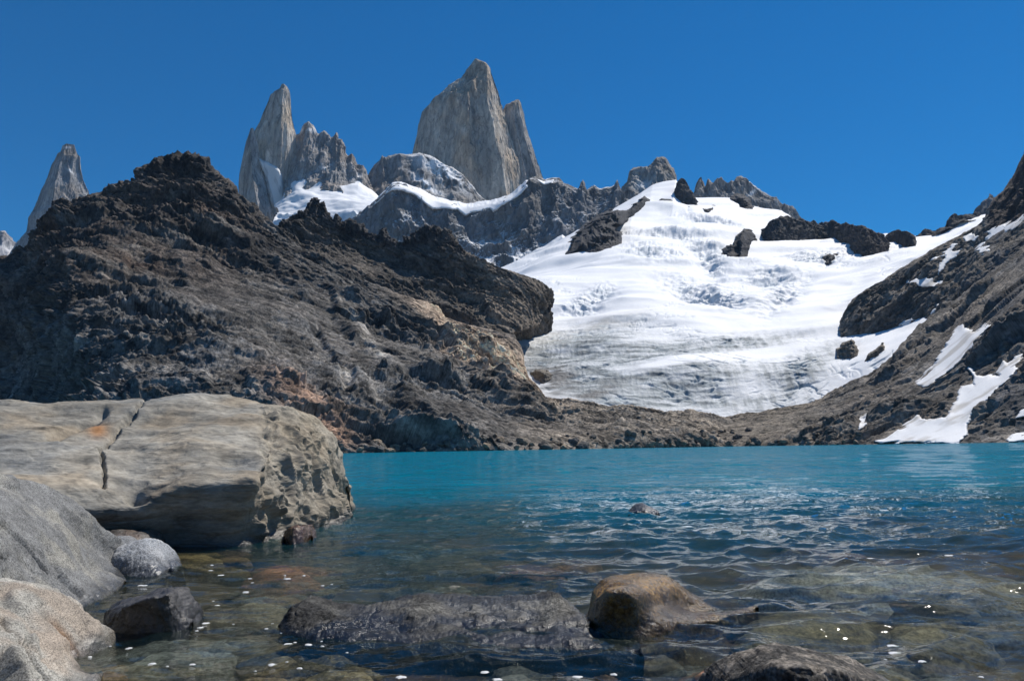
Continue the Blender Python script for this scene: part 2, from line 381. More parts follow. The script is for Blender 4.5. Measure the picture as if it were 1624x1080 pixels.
o = terrain('mountain', main, 1050, 640, main_disp, main_col, M_ROCK, vis=(1, 1, 1, 1, 1, 1.3, .5, .15)); tag(o, kind='structure')

rear_crest = [(425, 376, 870), (440, 362, 880), (455, 346, 895), (470, 340, 905), (482, 334, 910), (490, 320, 915), (497, 310, 918), (503, 311, 918), (507, 322, 918), (514, 320, 918), (518, 332, 918), (527, 346, 920), (534, 342, 920), (542, 356, 922), (549, 350, 922), (556, 352, 922), (564, 362, 922), (575, 360, 922), (583, 368, 920), (596, 372, 920), (606, 366, 918), (612, 364, 918), (622, 378, 915), (640, 386, 912), (650, 376, 912), (662, 368, 912), (676, 362, 914), (694, 360, 915), (712, 365, 915), (722, 382, 915), (738, 398, 912), (764, 412, 910), (790, 424, 910), (820, 434, 910), (846, 440, 920), (862, 448, 938), (874, 460, 955), (880, 474, 962), (875, 486, 960)]
rear = [
 [(380, 450, 790), (500, 460, 790), (600, 505, 780), (700, 540, 775), (745, 548, 782), (795, 534, 838), (830, 525, 885), (860, 516, 935)],
 [(395, 395, 830), (480, 405, 840), (560, 436, 840), (640, 468, 832), (720, 504, 822), (782, 536, 805), (800, 531, 815), (832, 522, 858), (862, 513, 915)],
 [(410, 384, 850), (490, 372, 892), (560, 398, 905), (640, 428, 892), (720, 452, 882), (800, 484, 872), (840, 490, 892), (866, 501, 935)],
 [(420, 378, 862), (490, 345, 906), (560, 378, 914), (640, 402, 905), (700, 385, 905), (760, 432, 898), (820, 452, 896), (850, 462, 912), (872, 488, 950)],
 rear_crest] + [[(a - 6 * (a > 840), b + dp, c + dd * float(np.interp(a, [690, 790], [1, 0.08]))) for a, b, c in rear_crest] for dd, dp in ((50, 18), (200, 110))]
def rear_disp(p, px, py, t):
    a = rockdisp(70, 17, 41, (0.8, 0.15, -0.6), 2.5)(p, px, py, t)
    v = rockdisp(26, 12, 47, (0, 0, 1), 2.6)(p, px, py, t)
    sp = sstep(3.0, 3.8, t) * sstep(770, 730, px)
    k = 0.35 + 0.65 * sstep(0.5, 1.5, t)
    return (a * (1 - 0.45 * sstep(760, 830, px)) * (1 - 0.75 * sp) + rockdisp(24, 4.5, 84, (0.8, 0.15, -0.65), 2.4, w=(0.2, 0.5, 0.35, 0.2, 0.08, 0.03), soft=90.0)(p, px, py, t)) * k * (0.45 + 0.75 * sstep(-0.35, 0.35, fbm(p / 110, 2, 49))) + v * sp * 0.9
def rear_col(P, px, py, t, nz, d):
    L = fbm(P / 50, 4, 13); s = fbm(aniso(P / 20, (0.8, 0.1, -0.6), 4), 3, 9)
    c = np.tile(np.array([0.105, 0.093, 0.08]), (len(P), 1)) * (1 + 0.5 * s)[:, None]
    c = mixc(c, (0.16, 0.135, 0.11), sstep(-0.2, 0.5, L) * 0.6)
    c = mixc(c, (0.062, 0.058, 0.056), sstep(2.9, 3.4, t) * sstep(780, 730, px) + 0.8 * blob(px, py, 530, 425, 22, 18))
    c = mixc(c, (0.3, 0.28, 0.25), blob(px, py, 690, 405, 40, 3) * 0.8)
    c = mixc(c, (0.25, 0.205, 0.16), sstep(700, 800, px) * (0.65 + 0.5 * L))  # brown lightened towards the steep right end, painting in sunlight it lacks
    return np.clip(c * 0.9 * blocky(P, 8, 511, amt=0.8), 0.015, 0.6)
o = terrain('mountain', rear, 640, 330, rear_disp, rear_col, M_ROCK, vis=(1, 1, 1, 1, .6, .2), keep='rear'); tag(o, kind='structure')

# snow on the slopes
SNOWP = [
 ('front', 'broad snow tongue running down the right slope into the lake', [(1376, 702), (1405, 686), (1430, 672), (1454, 658), (1470, 668), (1500, 662), (1515, 638), (1524, 612), (1545, 610), (1536, 584), (1560, 598), (1582, 594), (1590, 570), (1598, 576), (1622, 560), (1614, 586), (1590, 612), (1570, 630), (1548, 650), (1534, 672), (1536, 690), (1520, 702)], 9, 8),
 ('front', 'hanging snow field in the middle of the right slope', [(1450, 610), (1466, 592), (1480, 582), (1492, 560), (1508, 532), (1514, 516), (1528, 516), (1546, 526), (1562, 508), (1566, 518), (1548, 540), (1540, 562), (1516, 582), (1496, 592), (1472, 614)], 8, 6),
 ('front', 'little pointed snow patch just above the shore', [(1361, 682), (1366, 668), (1374, 660), (1376, 671), (1366, 680)], 4, 3),
 ('front', 'snow scrap beside the shore at the right picture edge', [(1592, 698), (1606, 690), (1640, 684), (1650, 700), (1600, 701)], 4, 3),
 ('front', 'small bright snow scrap above the shore rocks at the right edge', [(1608, 664), (1622, 652), (1640, 644), (1640, 656), (1620, 662)], 4, 3),
 ('spur', 'narrow snow strip under the brown peak on the right', [(1556, 372), (1575, 362), (1596, 356), (1612, 348), (1640, 330), (1640, 340), (1610, 362), (1592, 374), (1570, 386), (1564, 378), (1576, 370)], 7, 4),
 ('spur', 'forked snow gully high on the right spur', [(1480, 410), (1502, 398), (1510, 388), (1517, 388), (1512, 398), (1528, 394), (1514, 408), (1504, 416), (1492, 432), (1488, 436), (1490, 420), (1500, 406), (1486, 414)], 6, 4),
 ('spur', 'flat little snow shelf in the middle of the right spur', [(1441, 448), (1452, 442), (1478, 440), (1484, 446), (1498, 444), (1494, 452), (1470, 456)], 6, 3),
 ('spur', 'thin snow wisp on the rock above the hanging snow field', [(1474, 498), (1480, 490), (1487, 484), (1484, 493), (1478, 499)], 4, 3),
 ('spur', 'little snow crumb near the crest of the right spur left of the brown peak', [(1528, 378), (1542, 371), (1554, 374), (1546, 382), (1532, 385)], 6, 3),
 ('spur', 'small slanted snow dab under the narrow snow strip', [(1550, 396), (1560, 388), (1572, 386), (1568, 396), (1556, 404)], 6, 3),
 ('spur', 'two snow flecks on the rock left of the snow wisp', [(1424, 516), (1434, 508), (1446, 503), (1452, 508), (1440, 516)], 5, 3)]
def snowbed(px, py):             # the hollows that hold the snow are smooth
    m = np.zeros(len(px))
    for key, lab, poly, bul, soft in SNOWP:
        k = (px > min(a for a, b in poly) - 12) & (px < max(a for a, b in poly) + 12)
        m[k] = np.maximum(m[k], sstep(-5, 5, polysd(px[k], py[k], poly)))
    return m
# ------------------------------------------------------------------ right mountain
front = [
 [(1040, 717, 610), (1200, 715, 570), (1400, 710, 480), (1624, 706, 420), (1850, 704, 380)],
 [(1045, 703, 622), (1200, 692, 592), (1400, 680, 520), (1624, 660, 455), (1850, 620, 410)],
 [(1060, 692, 650), (1200, 676, 640), (1350, 656, 605), (1500, 612, 562), (1624, 560, 525), (1850, 470, 480)],
 [(1080, 683, 690), (1200, 665, 702), (1340, 636, 690), (1450, 580, 665), (1540, 522, 645), (1624, 470, 610), (1850, 340, 560)],
 [(1090, 677, 710), (1110, 670, 730), (1140, 664, 738), (1180, 660, 744), (1240, 646, 752), (1290, 636, 758), (1330, 622, 762), (1380, 590, 772), (1420, 556, 782), (1450, 526, 792), (1500, 486, 800), (1560, 440, 800), (1624, 390, 790), (1850, 220, 740)]]
front += [back(front[-1], 50, 20), back(front[-1], 200, 110)]
def front_disp(p, px, py, t):
    a = rockdisp(80, 20, 61, (0.8, 0.1, 0.62), 3.2)(p, px, py, t)
    low = sstep(1350, 1150, px)
    m = snowbed(px, py)
    return (a * (0.5 + 0.7 * sstep(-0.35, 0.35, fbm(p / 120, 2, 69)))) * (1 - 0.55 * low) * sstep(-0.2, 0.8, t) * (1 - 0.5 * sstep(3.4, 4, t)) * (1 - 0.72 * m) - 1.0 * m
def right_col(P, px, py, t, nz, d):
    L = fbm(P / 60, 4, 33); s = fbm(aniso(P / 22, (0.8, 0.1, 0.6), 5), 4, 38)
    c = np.tile(np.array([0.15, 0.135, 0.118]), (len(P), 1)) * (1 + 0.55 * s)[:, None]
    c = mixc(c, (0.185, 0.155, 0.125), sstep(-0.3, 0.5, L) * 0.6)
    c = mixc(c, (0.10, 0.10, 0.105), sstep(1480, 1600, px) * sstep(-0.1, 0.4, -L) * 0.7)
    c = mixc(c, (0.21, 0.175, 0.13), sstep(1400, 1200, px) * 0.5)
    return np.clip(c * 1.05 * blocky(P, 9, 521, (0.8, 0.1, 0.6), 2.8, 0.7), 0.015, 0.6)
o = terrain('mountain', front, 760, 460, front_disp, right_col, M_ROCK, vis=(1, 1, 1, 1, .4, .15), keep='front'); tag(o, kind='structure')
spur_crest = [(1328, 524, 972), (1331, 508, 974), (1338, 492, 976), (1347, 479, 978), (1360, 466, 980), (1374, 455, 982), (1410, 436, 990), (1452, 411, 1000), (1482, 399, 1005), (1512, 381, 1010), (1548, 361, 1015), (1561, 349, 1016), (1563, 334, 1016), (1575, 314, 1015), (1590, 302, 1014), (1606, 281, 1012), (1617, 259, 1010), (1626, 243, 1008), (1700, 160, 980), (1850, 60, 930)]
spur = [
 [(1318, 585, 950), (1450, 580, 930), (1540, 510, 880), (1624, 440, 850), (1850, 260, 780)],
 [(1326, 536, 956), (1380, 528, 940), (1450, 514, 915), (1540, 452, 880), (1624, 386, 850), (1850, 230, 790)],
 [(1327, 529, 962), (1345, 505, 962), (1372, 478, 962), (1430, 455, 958), (1530, 400, 960), (1600, 345, 950), (1850, 160, 850)],
 spur_crest, back(spur_crest, 40, 16), back(spur_crest, 200, 110)]
def spur_disp(p, px, py, t):
    return rockdisp(72, 17, 71, (0.7, 0.1, 0.7), 2.6)(p, px, py, t) * (1 - 0.6 * sstep(2.5, 3, t)) * (1 - 0.72 * snowbed(px, py)) - 1.0 * snowbed(px, py)
def spur_col(P, px, py, t, nz, d):
    c = right_col(P, px, py, t, nz, d)
    return mixc(c, (0.075, 0.058, 0.05), sstep(0, 12, (px - 1560)) * sstep(0, 14, (345 + (1624 - px) * 0.62) - py))
o = terrain('mountain', spur, 520, 300, spur_disp, spur_col, M_ROCK, vis=(1, 1, 1, .5, .2), keep='spur'); tag(o, kind='structure')

# ------------------------------------------------------------------ glacier
g_crest = [(760, 440, 1750), (800, 424, 1800), (880, 388, 1850), (940, 352, 1950), (1000, 318, 2050), (1018, 306, 2080), (1034, 298, 2100), (1052, 293, 2120), (1072, 289, 2130), (1078, 300, 2130), (1084, 315, 2110), (1120, 316, 2090), (1160, 317, 2080), (1180, 326, 2050), (1210, 333, 2000), (1240, 337, 1950), (1256, 348, 1900), (1300, 368, 1800), (1345, 382, 1750), (1392, 388, 1700), (1402, 374, 1690), (1450, 377, 1650), (1498, 371, 1620), (1512, 360, 1610), (1530, 349, 1600), (1562, 343, 1580), (1660, 330, 1540)]
glac = [
 [(720, 720, 740), (870, 700, 725), (1000, 695, 730), (1110, 700, 755), (1240, 685, 780), (1340, 660, 795), (1450, 605, 815), (1580, 520, 850)],
 [(720, 650, 775), (800, 622, 785), (866, 638, 752), (1000, 650, 752), (1110, 670, 772), (1240, 650, 800), (1340, 625, 815), (1420, 562, 840), (1580, 470, 880)],
 [(715, 600, 850), (800, 585, 845), (900, 588, 830), (1050, 595, 840), (1200, 592, 870), (1340, 565, 885), (1450, 518, 895), (1480, 500, 920), (1590, 440, 1000)],
 [(715, 545, 950), (800, 528, 950), (900, 528, 945), (1050, 532, 950), (1200, 522, 975), (1340, 500, 1000), (1450, 450, 1060), (1600, 385, 1120)],
 [(730, 490, 1130), (850, 474, 1130), (1000, 466, 1130), (1200, 464, 1150), (1340, 448, 1170), (1450, 408, 1200), (1620, 350, 1240)],
 [(745, 460, 1350), (850, 430, 1350), (1000, 408, 1390), (1200, 412, 1390), (1330, 410, 1380), (1420, 396, 1380), (1500, 378, 1380), (1640, 338, 1380)],
 [(755, 445, 1600), (870, 394, 1650), (1000, 352, 1750), (1100, 346, 1800), (1200, 362, 1750), (1300, 385, 1650), (1400, 384, 1560), (1480, 375, 1540), (1545, 353, 1520), (1650, 333, 1480)],
 g_crest, back(g_crest, 60, 10), back(g_crest, 400, 140)]
def ice_mask(P, px, py):
    m = blob(px, py, 900, 545, 90, 26, -12) + blob(px, py, 1000, 560, 130, 16, -8) + blob(px, py, 1130, 548, 110, 12, -9) \
        + 0.9 * blob(px, py, 960, 610, 90, 40, 10) + 0.9 * blob(px, py, 1110, 615, 150, 38, 4) + 0.6 * blob(px, py, 1280, 580, 70, 26, -30)
    clean = blob(px, py, 1100, 578, 120, 8, -11) + blob(px, py, 990, 588, 60, 10, 0) + blob(px, py, 1190, 620, 40, 14)
    return np.clip(1.35 * m - 0.9 * clean, 0, 1)
ICEF = [(1100, 455, 52, 16, 18), (1150, 470, 40, 10, 10), (1240, 462, 40, 15, -35), (1215, 435, 42, 10, -5), (1030, 400, 40, 10, 5), (1115, 395, 30, 12, 20), (950, 460, 26, 9, -20), (1130, 412, 26, 16, 35), (925, 480, 30, 8, -10), (1290, 410, 50, 8, 5), (1350, 402, 50, 8, -8), (1060, 372, 80, 5, 2), (1130, 350, 50, 5, 12)]
def crev(p, px, py):
    q = p + np.stack([14 * fbm(p / 60, 2, 601 + k) for k in range(3)], 1)
    z = sum(blob(px, py, *k) for k in ICEF) * 1.1 + 0.8 * ice_mask(p, px, py) + 0.5 * sstep(0.1, 0.5, fbm(p / 150, 3, 605)) * sstep(330, 420, py)
    z = np.clip(z, 0, 1) * sstep(-0.15, 0.25, fbm(p / 45, 2, 607))
    a = np.clip(1 - np.abs(perlin(aniso(q / 17, (1, 0.3, -0.1), 4.5), 609)) * 11, 0, 1)
    b = np.clip(1 - np.abs(perlin(aniso(q / 8, (0.8, 0.5, 0.2), 4), 611)) * 8, 0, 1)
    return (a + 0.5 * b) * z
def glac_disp(p, px, py, t):
    fl = aniso(p / 120, (1, 0.25, -0.05), 2.6)
    und = 15 * fbm(fl, 3, 91) * sstep(1.0, 2.2, t) + 2.6 * ridged(aniso(p / 90, (1, 0.2, -0.1), 3.4), 3, 95) * sstep(2.6, 3.6, t)
    ice = ice_mask(p, px, py)
    cre = ridged(aniso(p / 10, (1, 0.3, -0.15), 4.5), 3, 97) * 0.9 + ridged(aniso(p / 6.5, (0.15, 0.7, 0.6), 5), 2, 99) * 0.4
    d = und + cre * ice
    w = p / 30; wob = fbm(w, 3, 103)
    for cx, cy, rx, ry, an in ICEF:
        b = blob(px, py, cx, cy, rx, ry, an); a = R_(an)
        v = (-(px - cx) * math.sin(a) + (py - cy) * math.cos(a)) / ry
        d = d + b * (-13 * v - 3) * (1 + 0.8 * wob) * 0.9 + b * 3.5 * ridged(aniso(p / 15, (0.8, 0.1, -0.5), 2.2), 3, 105)
    return (d - 2.6 * crev(p, px, py)) * (1 - 0.7 * sstep(6.4, 7, t))
def glac_col(P, px, py, t, nz, d):
    ice = ice_mask(P, px, py)
    s = fbm(aniso(P / 9, (1, 0.3, -0.15), 7), 4, 111); v = fbm(aniso(P / 7, (0.1, 0.7, 0.6), 8), 3, 115)
    low = sstep(1050, 1180, px) * 0.7; st = s * (1 - low * 0.6) + v * low
    c = np.tile(np.array([0.86, 0.87, 0.885]), (len(P), 1))
    c = mixc(c, (0.31, 0.35, 0.365), ice * (0.85 + 0.7 * st))
    c = mixc(c, (0.17, 0.195, 0.21), sstep(0.08, 0.45, st) * ice * 0.85)
    c = mixc(c, (0.66, 0.62, 0.55), np.clip(blob(px, py, 850, 535, 70, 18, -12) + 0.6 * blob(px, py, 1000, 500, 120, 12, -10), 0, 1) * (0.35 + 0.4 * s))
    dirt = blob(px, py, 850, 580, 60, 20, 15) + 0.9 * blob(px, py, 935, 628, 60, 10, -18) + 0.9 * blob(px, py, 885, 608, 30, 22, -40)
    c = mixc(c, (0.15, 0.15, 0.148), dirt * (0.75 + 0.9 * s))
    c = mixc(c, (0.34, 0.42, 0.47), crev(P, px, py) * 0.75)
    for cx, cy, rx, ry, an in ICEF[:10]:
        c = mixc(c, (0.52, 0.60, 0.66), blob(px, py, cx, cy, rx, ry, an) * sstep(-0.05, 0.5, s + 0.3 * v) * 0.8)  # grey-blue shadows under the icefall bumps, mixed into the snow colour
    return np.clip(c, 0.05, 0.9)
o = terrain('glacier', glac, 900, 560, glac_disp, glac_col, M_SNOW, vis=(1, 1, 1, 1, 1, 1, 1.2, .4, .15),
            attrs=lambda V, px, py, t, nz: {'ice': np.clip(ice_mask(V, px, py) + sum(0.6 * blob(px, py, *k) for k in ICEF), 0, 1)})
tag(o, kind='structure')

# ------------------------------------------------------------------ patches laid on a surface
ZB = {}
def depthmap(key, cell=2.0):
    if key in ZB: return ZB[key]
    V = np.concatenate([LAND[k] for k in key.split('+')]); V = V[V[:, 1] > 50]; px, py = proj(V); D = V[:, 1]
    x0, y0 = -300, 0; nx, ny = int(2200 / cell), int(760 / cell)
    i = ((px - x0) / cell).astype(int); j = ((py - y0) / cell).astype(int); ok = (i >= 0) & (i < nx) & (j >= 0) & (j < ny)
    Z = np.full((ny, nx), np.inf); np.minimum.at(Z, (j[ok], i[ok]), D[ok])
    Z[~np.isfinite(Z)] = np.nan
    for _ in range(30):          # fill gaps outward
        m = np.isnan(Z)
        if not m.any(): break
        acc = np.zeros_like(Z); cnt = np.zeros_like(Z)
        for dj, di in ((0, 1), (0, -1), (1, 0), (-1, 0)):
            S = np.roll(Z, (dj, di), (0, 1)); g = ~np.isnan(S); acc[g] += S[g]; cnt[g] += 1
        Z = np.where(m & (cnt > 0), acc / np.maximum(cnt, 1), Z)
    Z = np.where(np.isnan(Z), np.nanmedian(Z), Z)
    ZB[key] = (Z, blurg(Z, 3), x0, y0, cell); return ZB[key]
def sample(key, X, Y, soft=True):
    Z, B, x0, y0, c = depthmap(key); A = B if soft else Z
    fx = np.clip((X - x0) / c - 0.5, 0, A.shape[1] - 2); fy = np.clip((Y - y0) / c - 0.5, 0, A.shape[0] - 2)
    i, j = fx.astype(int), fy.astype(int); u, v = fx - i, fy - j
    return A[j, i] * (1 - u) * (1 - v) + A[j, i + 1] * u * (1 - v) + A[j + 1, i] * (1 - u) * v + A[j + 1, i + 1] * u * v
SNOWC = (0.86, 0.87, 0.885)
def patch(name, poly, key, bulge, soft, mat, col, step=1.0, rough=2.0, seed=1, disp=0.0, L=20.0, cliff=False):
    poly = np.array(poly, float); x0, y0 = poly.min(0) - 8; x1, y1 = poly.max(0) + 8
    X, Y = np.meshgrid(np.arange(x0, x1, step), np.arange(y0, y1, step))
    sd = polysd(X, Y, poly); D = sample(key, X, Y)
    p = pt(X, Y, D).reshape(-1, 3)
    sd = sd + rough * fbm(p / L, 4, seed).reshape(X.shape) * 1.6
    k = np.clip(sd / soft, 0, 1)
    b = bulge * np.sqrt(k * (2 - k)) - np.clip(-sd, 0, 6) * bulge * 0.5 - bulge * 0.25
    p = pt(X, Y, np.full(X.shape, float(np.median(D)))).reshape(-1, 3)
    if cliff:                    # a face that stands up from the ice below it
        ins = sd > 1; bot = np.where(ins.any(0), ins.shape[0] - 1 - np.argmax(ins[::-1], 0), -1); ok = bot >= 0
        Db = np.interp(np.arange(X.shape[1]), np.flatnonzero(ok), D[bot[ok], np.flatnonzero(ok)]); Db = np.convolve(np.pad(Db, 6, 'edge'), np.ones(13) / 13, 'valid')
        b = np.where(sd > -1, np.clip((D - Db[None, :]) * 0.8, 0, 400) + 4, 0) * np.clip(sd / 3 + 0.4, 0, 1) - np.clip(-sd, 0, 6) * 8 - 2
    if disp: b = b + disp * (0.6 * ridged(p / L, 3, seed + 3) + 0.45 * facet(p / L * 2, seed + 4) + 0.22 * facet(p / L * 5, seed + 5)).reshape(X.shape) * k
    V = pt(X, Y, D - b).reshape(-1, 3)
    f = grid_faces(*X.shape); ok = (sd.ravel() > -5)[f].all(1); f = f[ok]
    use = np.unique(f); mp = np.full(len(V), -1); mp[use] = np.arange(len(use))
    c = col(V) if callable(col) else np.tile(np.array(col), (len(V), 1))
    return mesh_obj(name, V[use], mp[f], mat, c[use], {'ice': np.zeros(len(use))})
def darkrock(base, seed):
    def f(V):
        n = fbm(V / 18, 4, seed); return np.clip(np.array(base) * (1 + 0.6 * n)[:, None], 0.015, 0.5)
    return f
# rock islands in the ice
OUT = [
 ('large dark rock buttress parting the upper glacier from the grey wall', [(896, 408), (908, 382), (922, 366), (945, 347), (968, 337), (999, 331), (1012, 322), (1022, 313), (1030, 318), (1040, 328), (1032, 333), (1015, 335), (1001, 343), (988, 356), (973, 360), (986, 370), (992, 382), (984, 391), (957, 399), (930, 404), (908, 408)], 170, 14),
 ('dark two humped rock island in the middle of the upper snow', [(1144, 398), (1151, 389), (1163, 388), (1167, 374), (1180, 363), (1190, 365), (1199, 375), (1192, 384), (1199, 398), (1190, 405), (1178, 413), (1170, 408), (1154, 414), (1144, 410)], 120, 9),
 ('tiny dark rock poking out under the snow shoulder below the skyline notch', [(1304, 408), (1313, 404), (1327, 404), (1322, 414), (1311, 420)], 60, 4),
 ('small dark rock band just below the snowy summit dome', [(1038, 326), (1050, 317), (1065, 318), (1058, 330), (1064, 334), (1050, 341), (1044, 334)], 80, 5),
 ('row of dark stones on the snow right of the summit dome', [(1066, 330), (1090, 326), (1101, 324), (1098, 334), (1084, 336)], 45, 3),
 ('slanting dark rock streak on the snow below the grey spires', [(1114, 331), (1122, 332), (1132, 328), (1126, 336), (1128, 346), (1121, 340)], 45, 3),
 ('dark rock step between the upper snow edge and the grey ridge', [(1161, 315), (1172, 311), (1184, 317), (1192, 330), (1182, 331), (1172, 324)], 70, 4),
 ('brown grey rock island ringed by snow beside the right slope', [(1326, 556), (1335, 545), (1350, 538), (1356, 547), (1362, 555), (1355, 568), (1340, 570), (1327, 570)], 24, 6),
 ('thin slanting rock rib in the snow tongue of the right slope', [(1371, 573), (1377, 561), (1390, 554), (1400, 545), (1403, 555), (1390, 566)], 14, 3),
 ('pale grey bedrock knob under the dirty ice edge on the left', [(842, 592), (850, 587), (868, 588), (878, 594), (872, 602), (862, 608), (850, 603)], 20, 6)]
for k, (lab, poly, bul, soft) in enumerate(OUT):
    pale = k in (7, 8, 9)
    o = patch('rock_outcrop', poly, 'glacier', bul, soft, M_DARK if not pale else M_ROCK, darkrock((0.055, 0.053, 0.054) if not pale else (0.16, 0.14, 0.115), 200 + k), 0.8, 2.0 if soft > 5 else 1.4, 300 + k * 7, min(bul * 0.3, 22), 34 if soft > 8 else 14, True)
    tag(o, lab, 'rock outcrop')
for k, (key, lab, poly, bul, soft) in enumerate(SNOWP):
    o = patch('snow_patch', poly, key, bul * 0.6, soft * 0.55, M_SNOW, lambda V: mixc(np.tile(np.array([0.76, 0.765, 0.77]), (len(V), 1)), (0.50, 0.48, 0.45), sstep(0.0, 0.6, fbm(aniso(V / 14, (0.7, 0.1, 0.6), 4), 4, 540))), 0.8, 2.6, 500 + k * 5, 0.0, 12)
    tag(o, lab, 'snow patch')

# ------------------------------------------------------------------ high granite
def gran_col(base, warm, seed, snow=None):
    def f(P, px, py, t, nz, d):
        v = fbm(aniso(P / 55, (0, 0, 1), 6), 4, seed); L = fbm(P / 160, 3, seed + 5)
        c = np.tile(np.array(base), (len(P), 1)) * (1.12 + 0.38 * v)[:, None]
        c = mixc(c, warm, sstep(-0.1, 0.4, L) * 0.8)
        c = c * (1 - 0.28 * sstep(0.25, 0.6, fbm(aniso(P / 34, (0, 0, 1), 9), 3, seed + 9)))[:, None]
        c = c * blocky(P, 34, seed + 20, (0.05, 0, 1), 4.5, 0.24)
        if snow is not None: c = mixc(c, SNOWC, snow(P, px, py, nz, v))
        return np.clip(c, 0.03, 0.9)
    return f
def vdisp(L, A, seed, st=5.5): return rockdisp(L, A, seed, (0.05, 0, 1), st, w=(0.5, 0.34, 0.2, 0.1, 0.05, 0.02), crack=0.03, soft=110.0)
def wallrelief(name, sky, base, D, dd, nu, nv, L, A, seed, col, mat=None, lean=0.5, key=None):
    dv = vdisp(L, A, seed) if not key else rockdisp(L, A, seed)
    return terrain(name, ridge_rows(sky, base, D, dd, lean, key), nu, nv, lambda p, px, py, t: dv(p, px, py, t) * (1 - 0.45 * sstep(2.4, 3, t)), col, mat or M_GRAN, vis=(1, 1, 2, .8, .3), keep=name + str(D))
wall_sky = [(520, 372), (545, 356), (570, 342), (590, 328), (610, 308), (622, 298), (632, 296), (650, 303), (668, 313), (690, 321), (715, 328), (740, 332), (765, 330), (790, 324), (812, 314), (826, 302), (836, 294), (842, 287), (852, 286), (864, 291), (874, 288), (886, 287), (892, 294), (906, 299), (917, 300), (920, 290), (924, 285), (928, 292), (930, 301), (937, 296), (943, 293), (951, 299), (960, 297), (966, 298), (974, 294), (979, 286), (983, 295), (988, 310), (1010, 322), (1040, 330)]
def wall_snow(P, px, py, nz, v):
    return np.clip(sstep(0.35, 0.6, nz + 0.5 * v) * sstep(365, 400, py) * 0.9 + sstep(0.7, 0.9, nz + 0.3 * v) * 0.6, 0, 1)
o = wallrelief('granite_ridge', wall_sky, [(500, 480), (700, 450), (830, 440), (900, 410), (1040, 380)], 2650, 300, 620, 300, 120, 40, 121, gran_col((0.17, 0.172, 0.178), (0.20, 0.187, 0.17), 131, wall_snow), lean=0.55)
tag(o, 'long grey fluted rock wall with a snowy rim below the main tower', 'rock wall')
gran = gran_col((0.36, 0.345, 0.325), (0.40, 0.335, 0.265), 141)
shoulder = [(560, 300), (578, 286), (586, 270), (592, 262), (602, 254), (606, 245), (609, 250), (614, 251), (628, 247), (642, 246), (656, 246), (668, 246), (682, 250), (700, 258), (718, 266), (735, 280), (750, 297), (765, 315), (790, 340)]
def sh_snow(P, px, py, nz, v): return np.clip(1.2 * blob(px, py, 700, 270, 62, 13, 32) + blob(px, py, 676, 292, 34, 7, 35), 0, 1) * sstep(-0.5, 0.1, v + nz - 0.35)
o = wallrelief('rock_shoulder', shoulder, [(560, 340), (800, 352)], 3450, 260, 260, 120, 110, 26, 151, gran_col((0.20, 0.195, 0.19), (0.23, 0.205, 0.18), 152, sh_snow), lean=0.5)
tag(o, 'snow dusted rock shoulder leaning against the left foot of the main tower', 'rock shoulder')
needles = [(452, 250), (464, 232), (470, 216), (476, 214), (481, 204), (485, 199), (489, 195), (493, 200), (498, 206), (503, 214), (506, 219), (510, 213), (514, 209), (518, 214), (525, 219), (529, 217), (533, 213), (536, 221), (541, 223), (546, 234), (549, 244), (552, 247), (557, 245), (561, 250), (566, 261), (575, 265), (581, 271), (586, 285), (594, 300)]
def nd_snow(P, px, py, nz, v): return np.clip(blob(px, py, 489, 208, 10, 4) + 0.8 * blob(px, py, 515, 262, 14, 3, -25) + blob(px, py, 570, 290, 6, 16, -35), 0, 1) * sstep(-0.2, 0.2, v + nz - 0.4)
o = wallrelief('needle_ridge', needles, [(452, 320), (520, 300), (600, 330)], 3350, 230, 300, 160, 90, 30, 161, gran_col((0.29, 0.28, 0.27), (0.33, 0.28, 0.24), 162, nd_snow), lean=0.55)
tag(o, 'row of jagged grey needles standing between the two big towers', 'needle ridge')
spire_r = [(980, 310), (986, 296), (992, 288), (996, 276), (999, 269), (1005, 267), (1012, 266), (1020, 265), (1027, 264), (1031, 260), (1036, 256), (1042, 252), (1047, 250), (1051, 249), (1057, 252), (1060, 260), (1065, 268), (1070, 278), (1072, 290), (1085, 312)]
o = wallrelief('rock_tower', spire_r, [(980, 335), (1085, 335)], 2850, 200, 200, 130, 90, 30, 171, gran_col((0.30, 0.285, 0.265), (0.34, 0.29, 0.24), 172, lambda P, px, py, nz, v: blob(px, py, 1020, 292, 10, 6) * 0.9), lean=0.5)
tag(o, 'square topped grey tower at the right end of the long wall', 'rock tower')
comb = [(1094, 322), (1101, 306), (1106, 294), (1109, 286), (1112, 281), (1115, 288), (1119, 297), (1122, 292), (1124, 285), (1128, 290), (1132, 292), (1136, 289), (1138, 284), (1140, 288), (1143, 283), (1146, 290), (1152, 291), (1160, 289), (1165, 288), (1168, 280), (1173, 281), (1182, 284), (1192, 289), (1208, 301), (1223, 313), (1228, 316), (1230, 314), (1234, 322), (1240, 327), (1247, 326), (1256, 329), (1264, 336), (1271, 347), (1290, 362)]
def cb_snow(P, px, py, nz, v): return np.clip(blob(px, py, 1192, 290, 20, 3, 38) * 1.2 + 0.8 * blob(px, py, 1190, 308, 14, 3, -40), 0, 1)
o = wallrelief('comb_ridge', comb, [(1094, 335), (1200, 350), (1290, 380)], 2450, 170, 320, 130, 80, 26, 181, gran_col((0.25, 0.245, 0.24), (0.28, 0.25, 0.22), 182, cb_snow), lean=0.6)
tag(o, 'toothed grey comb ridge with a white snow cap behind the upper glacier', 'rock ridge')
dk = gran_col((0.062, 0.06, 0.06), (0.075, 0.066, 0.06), 191)
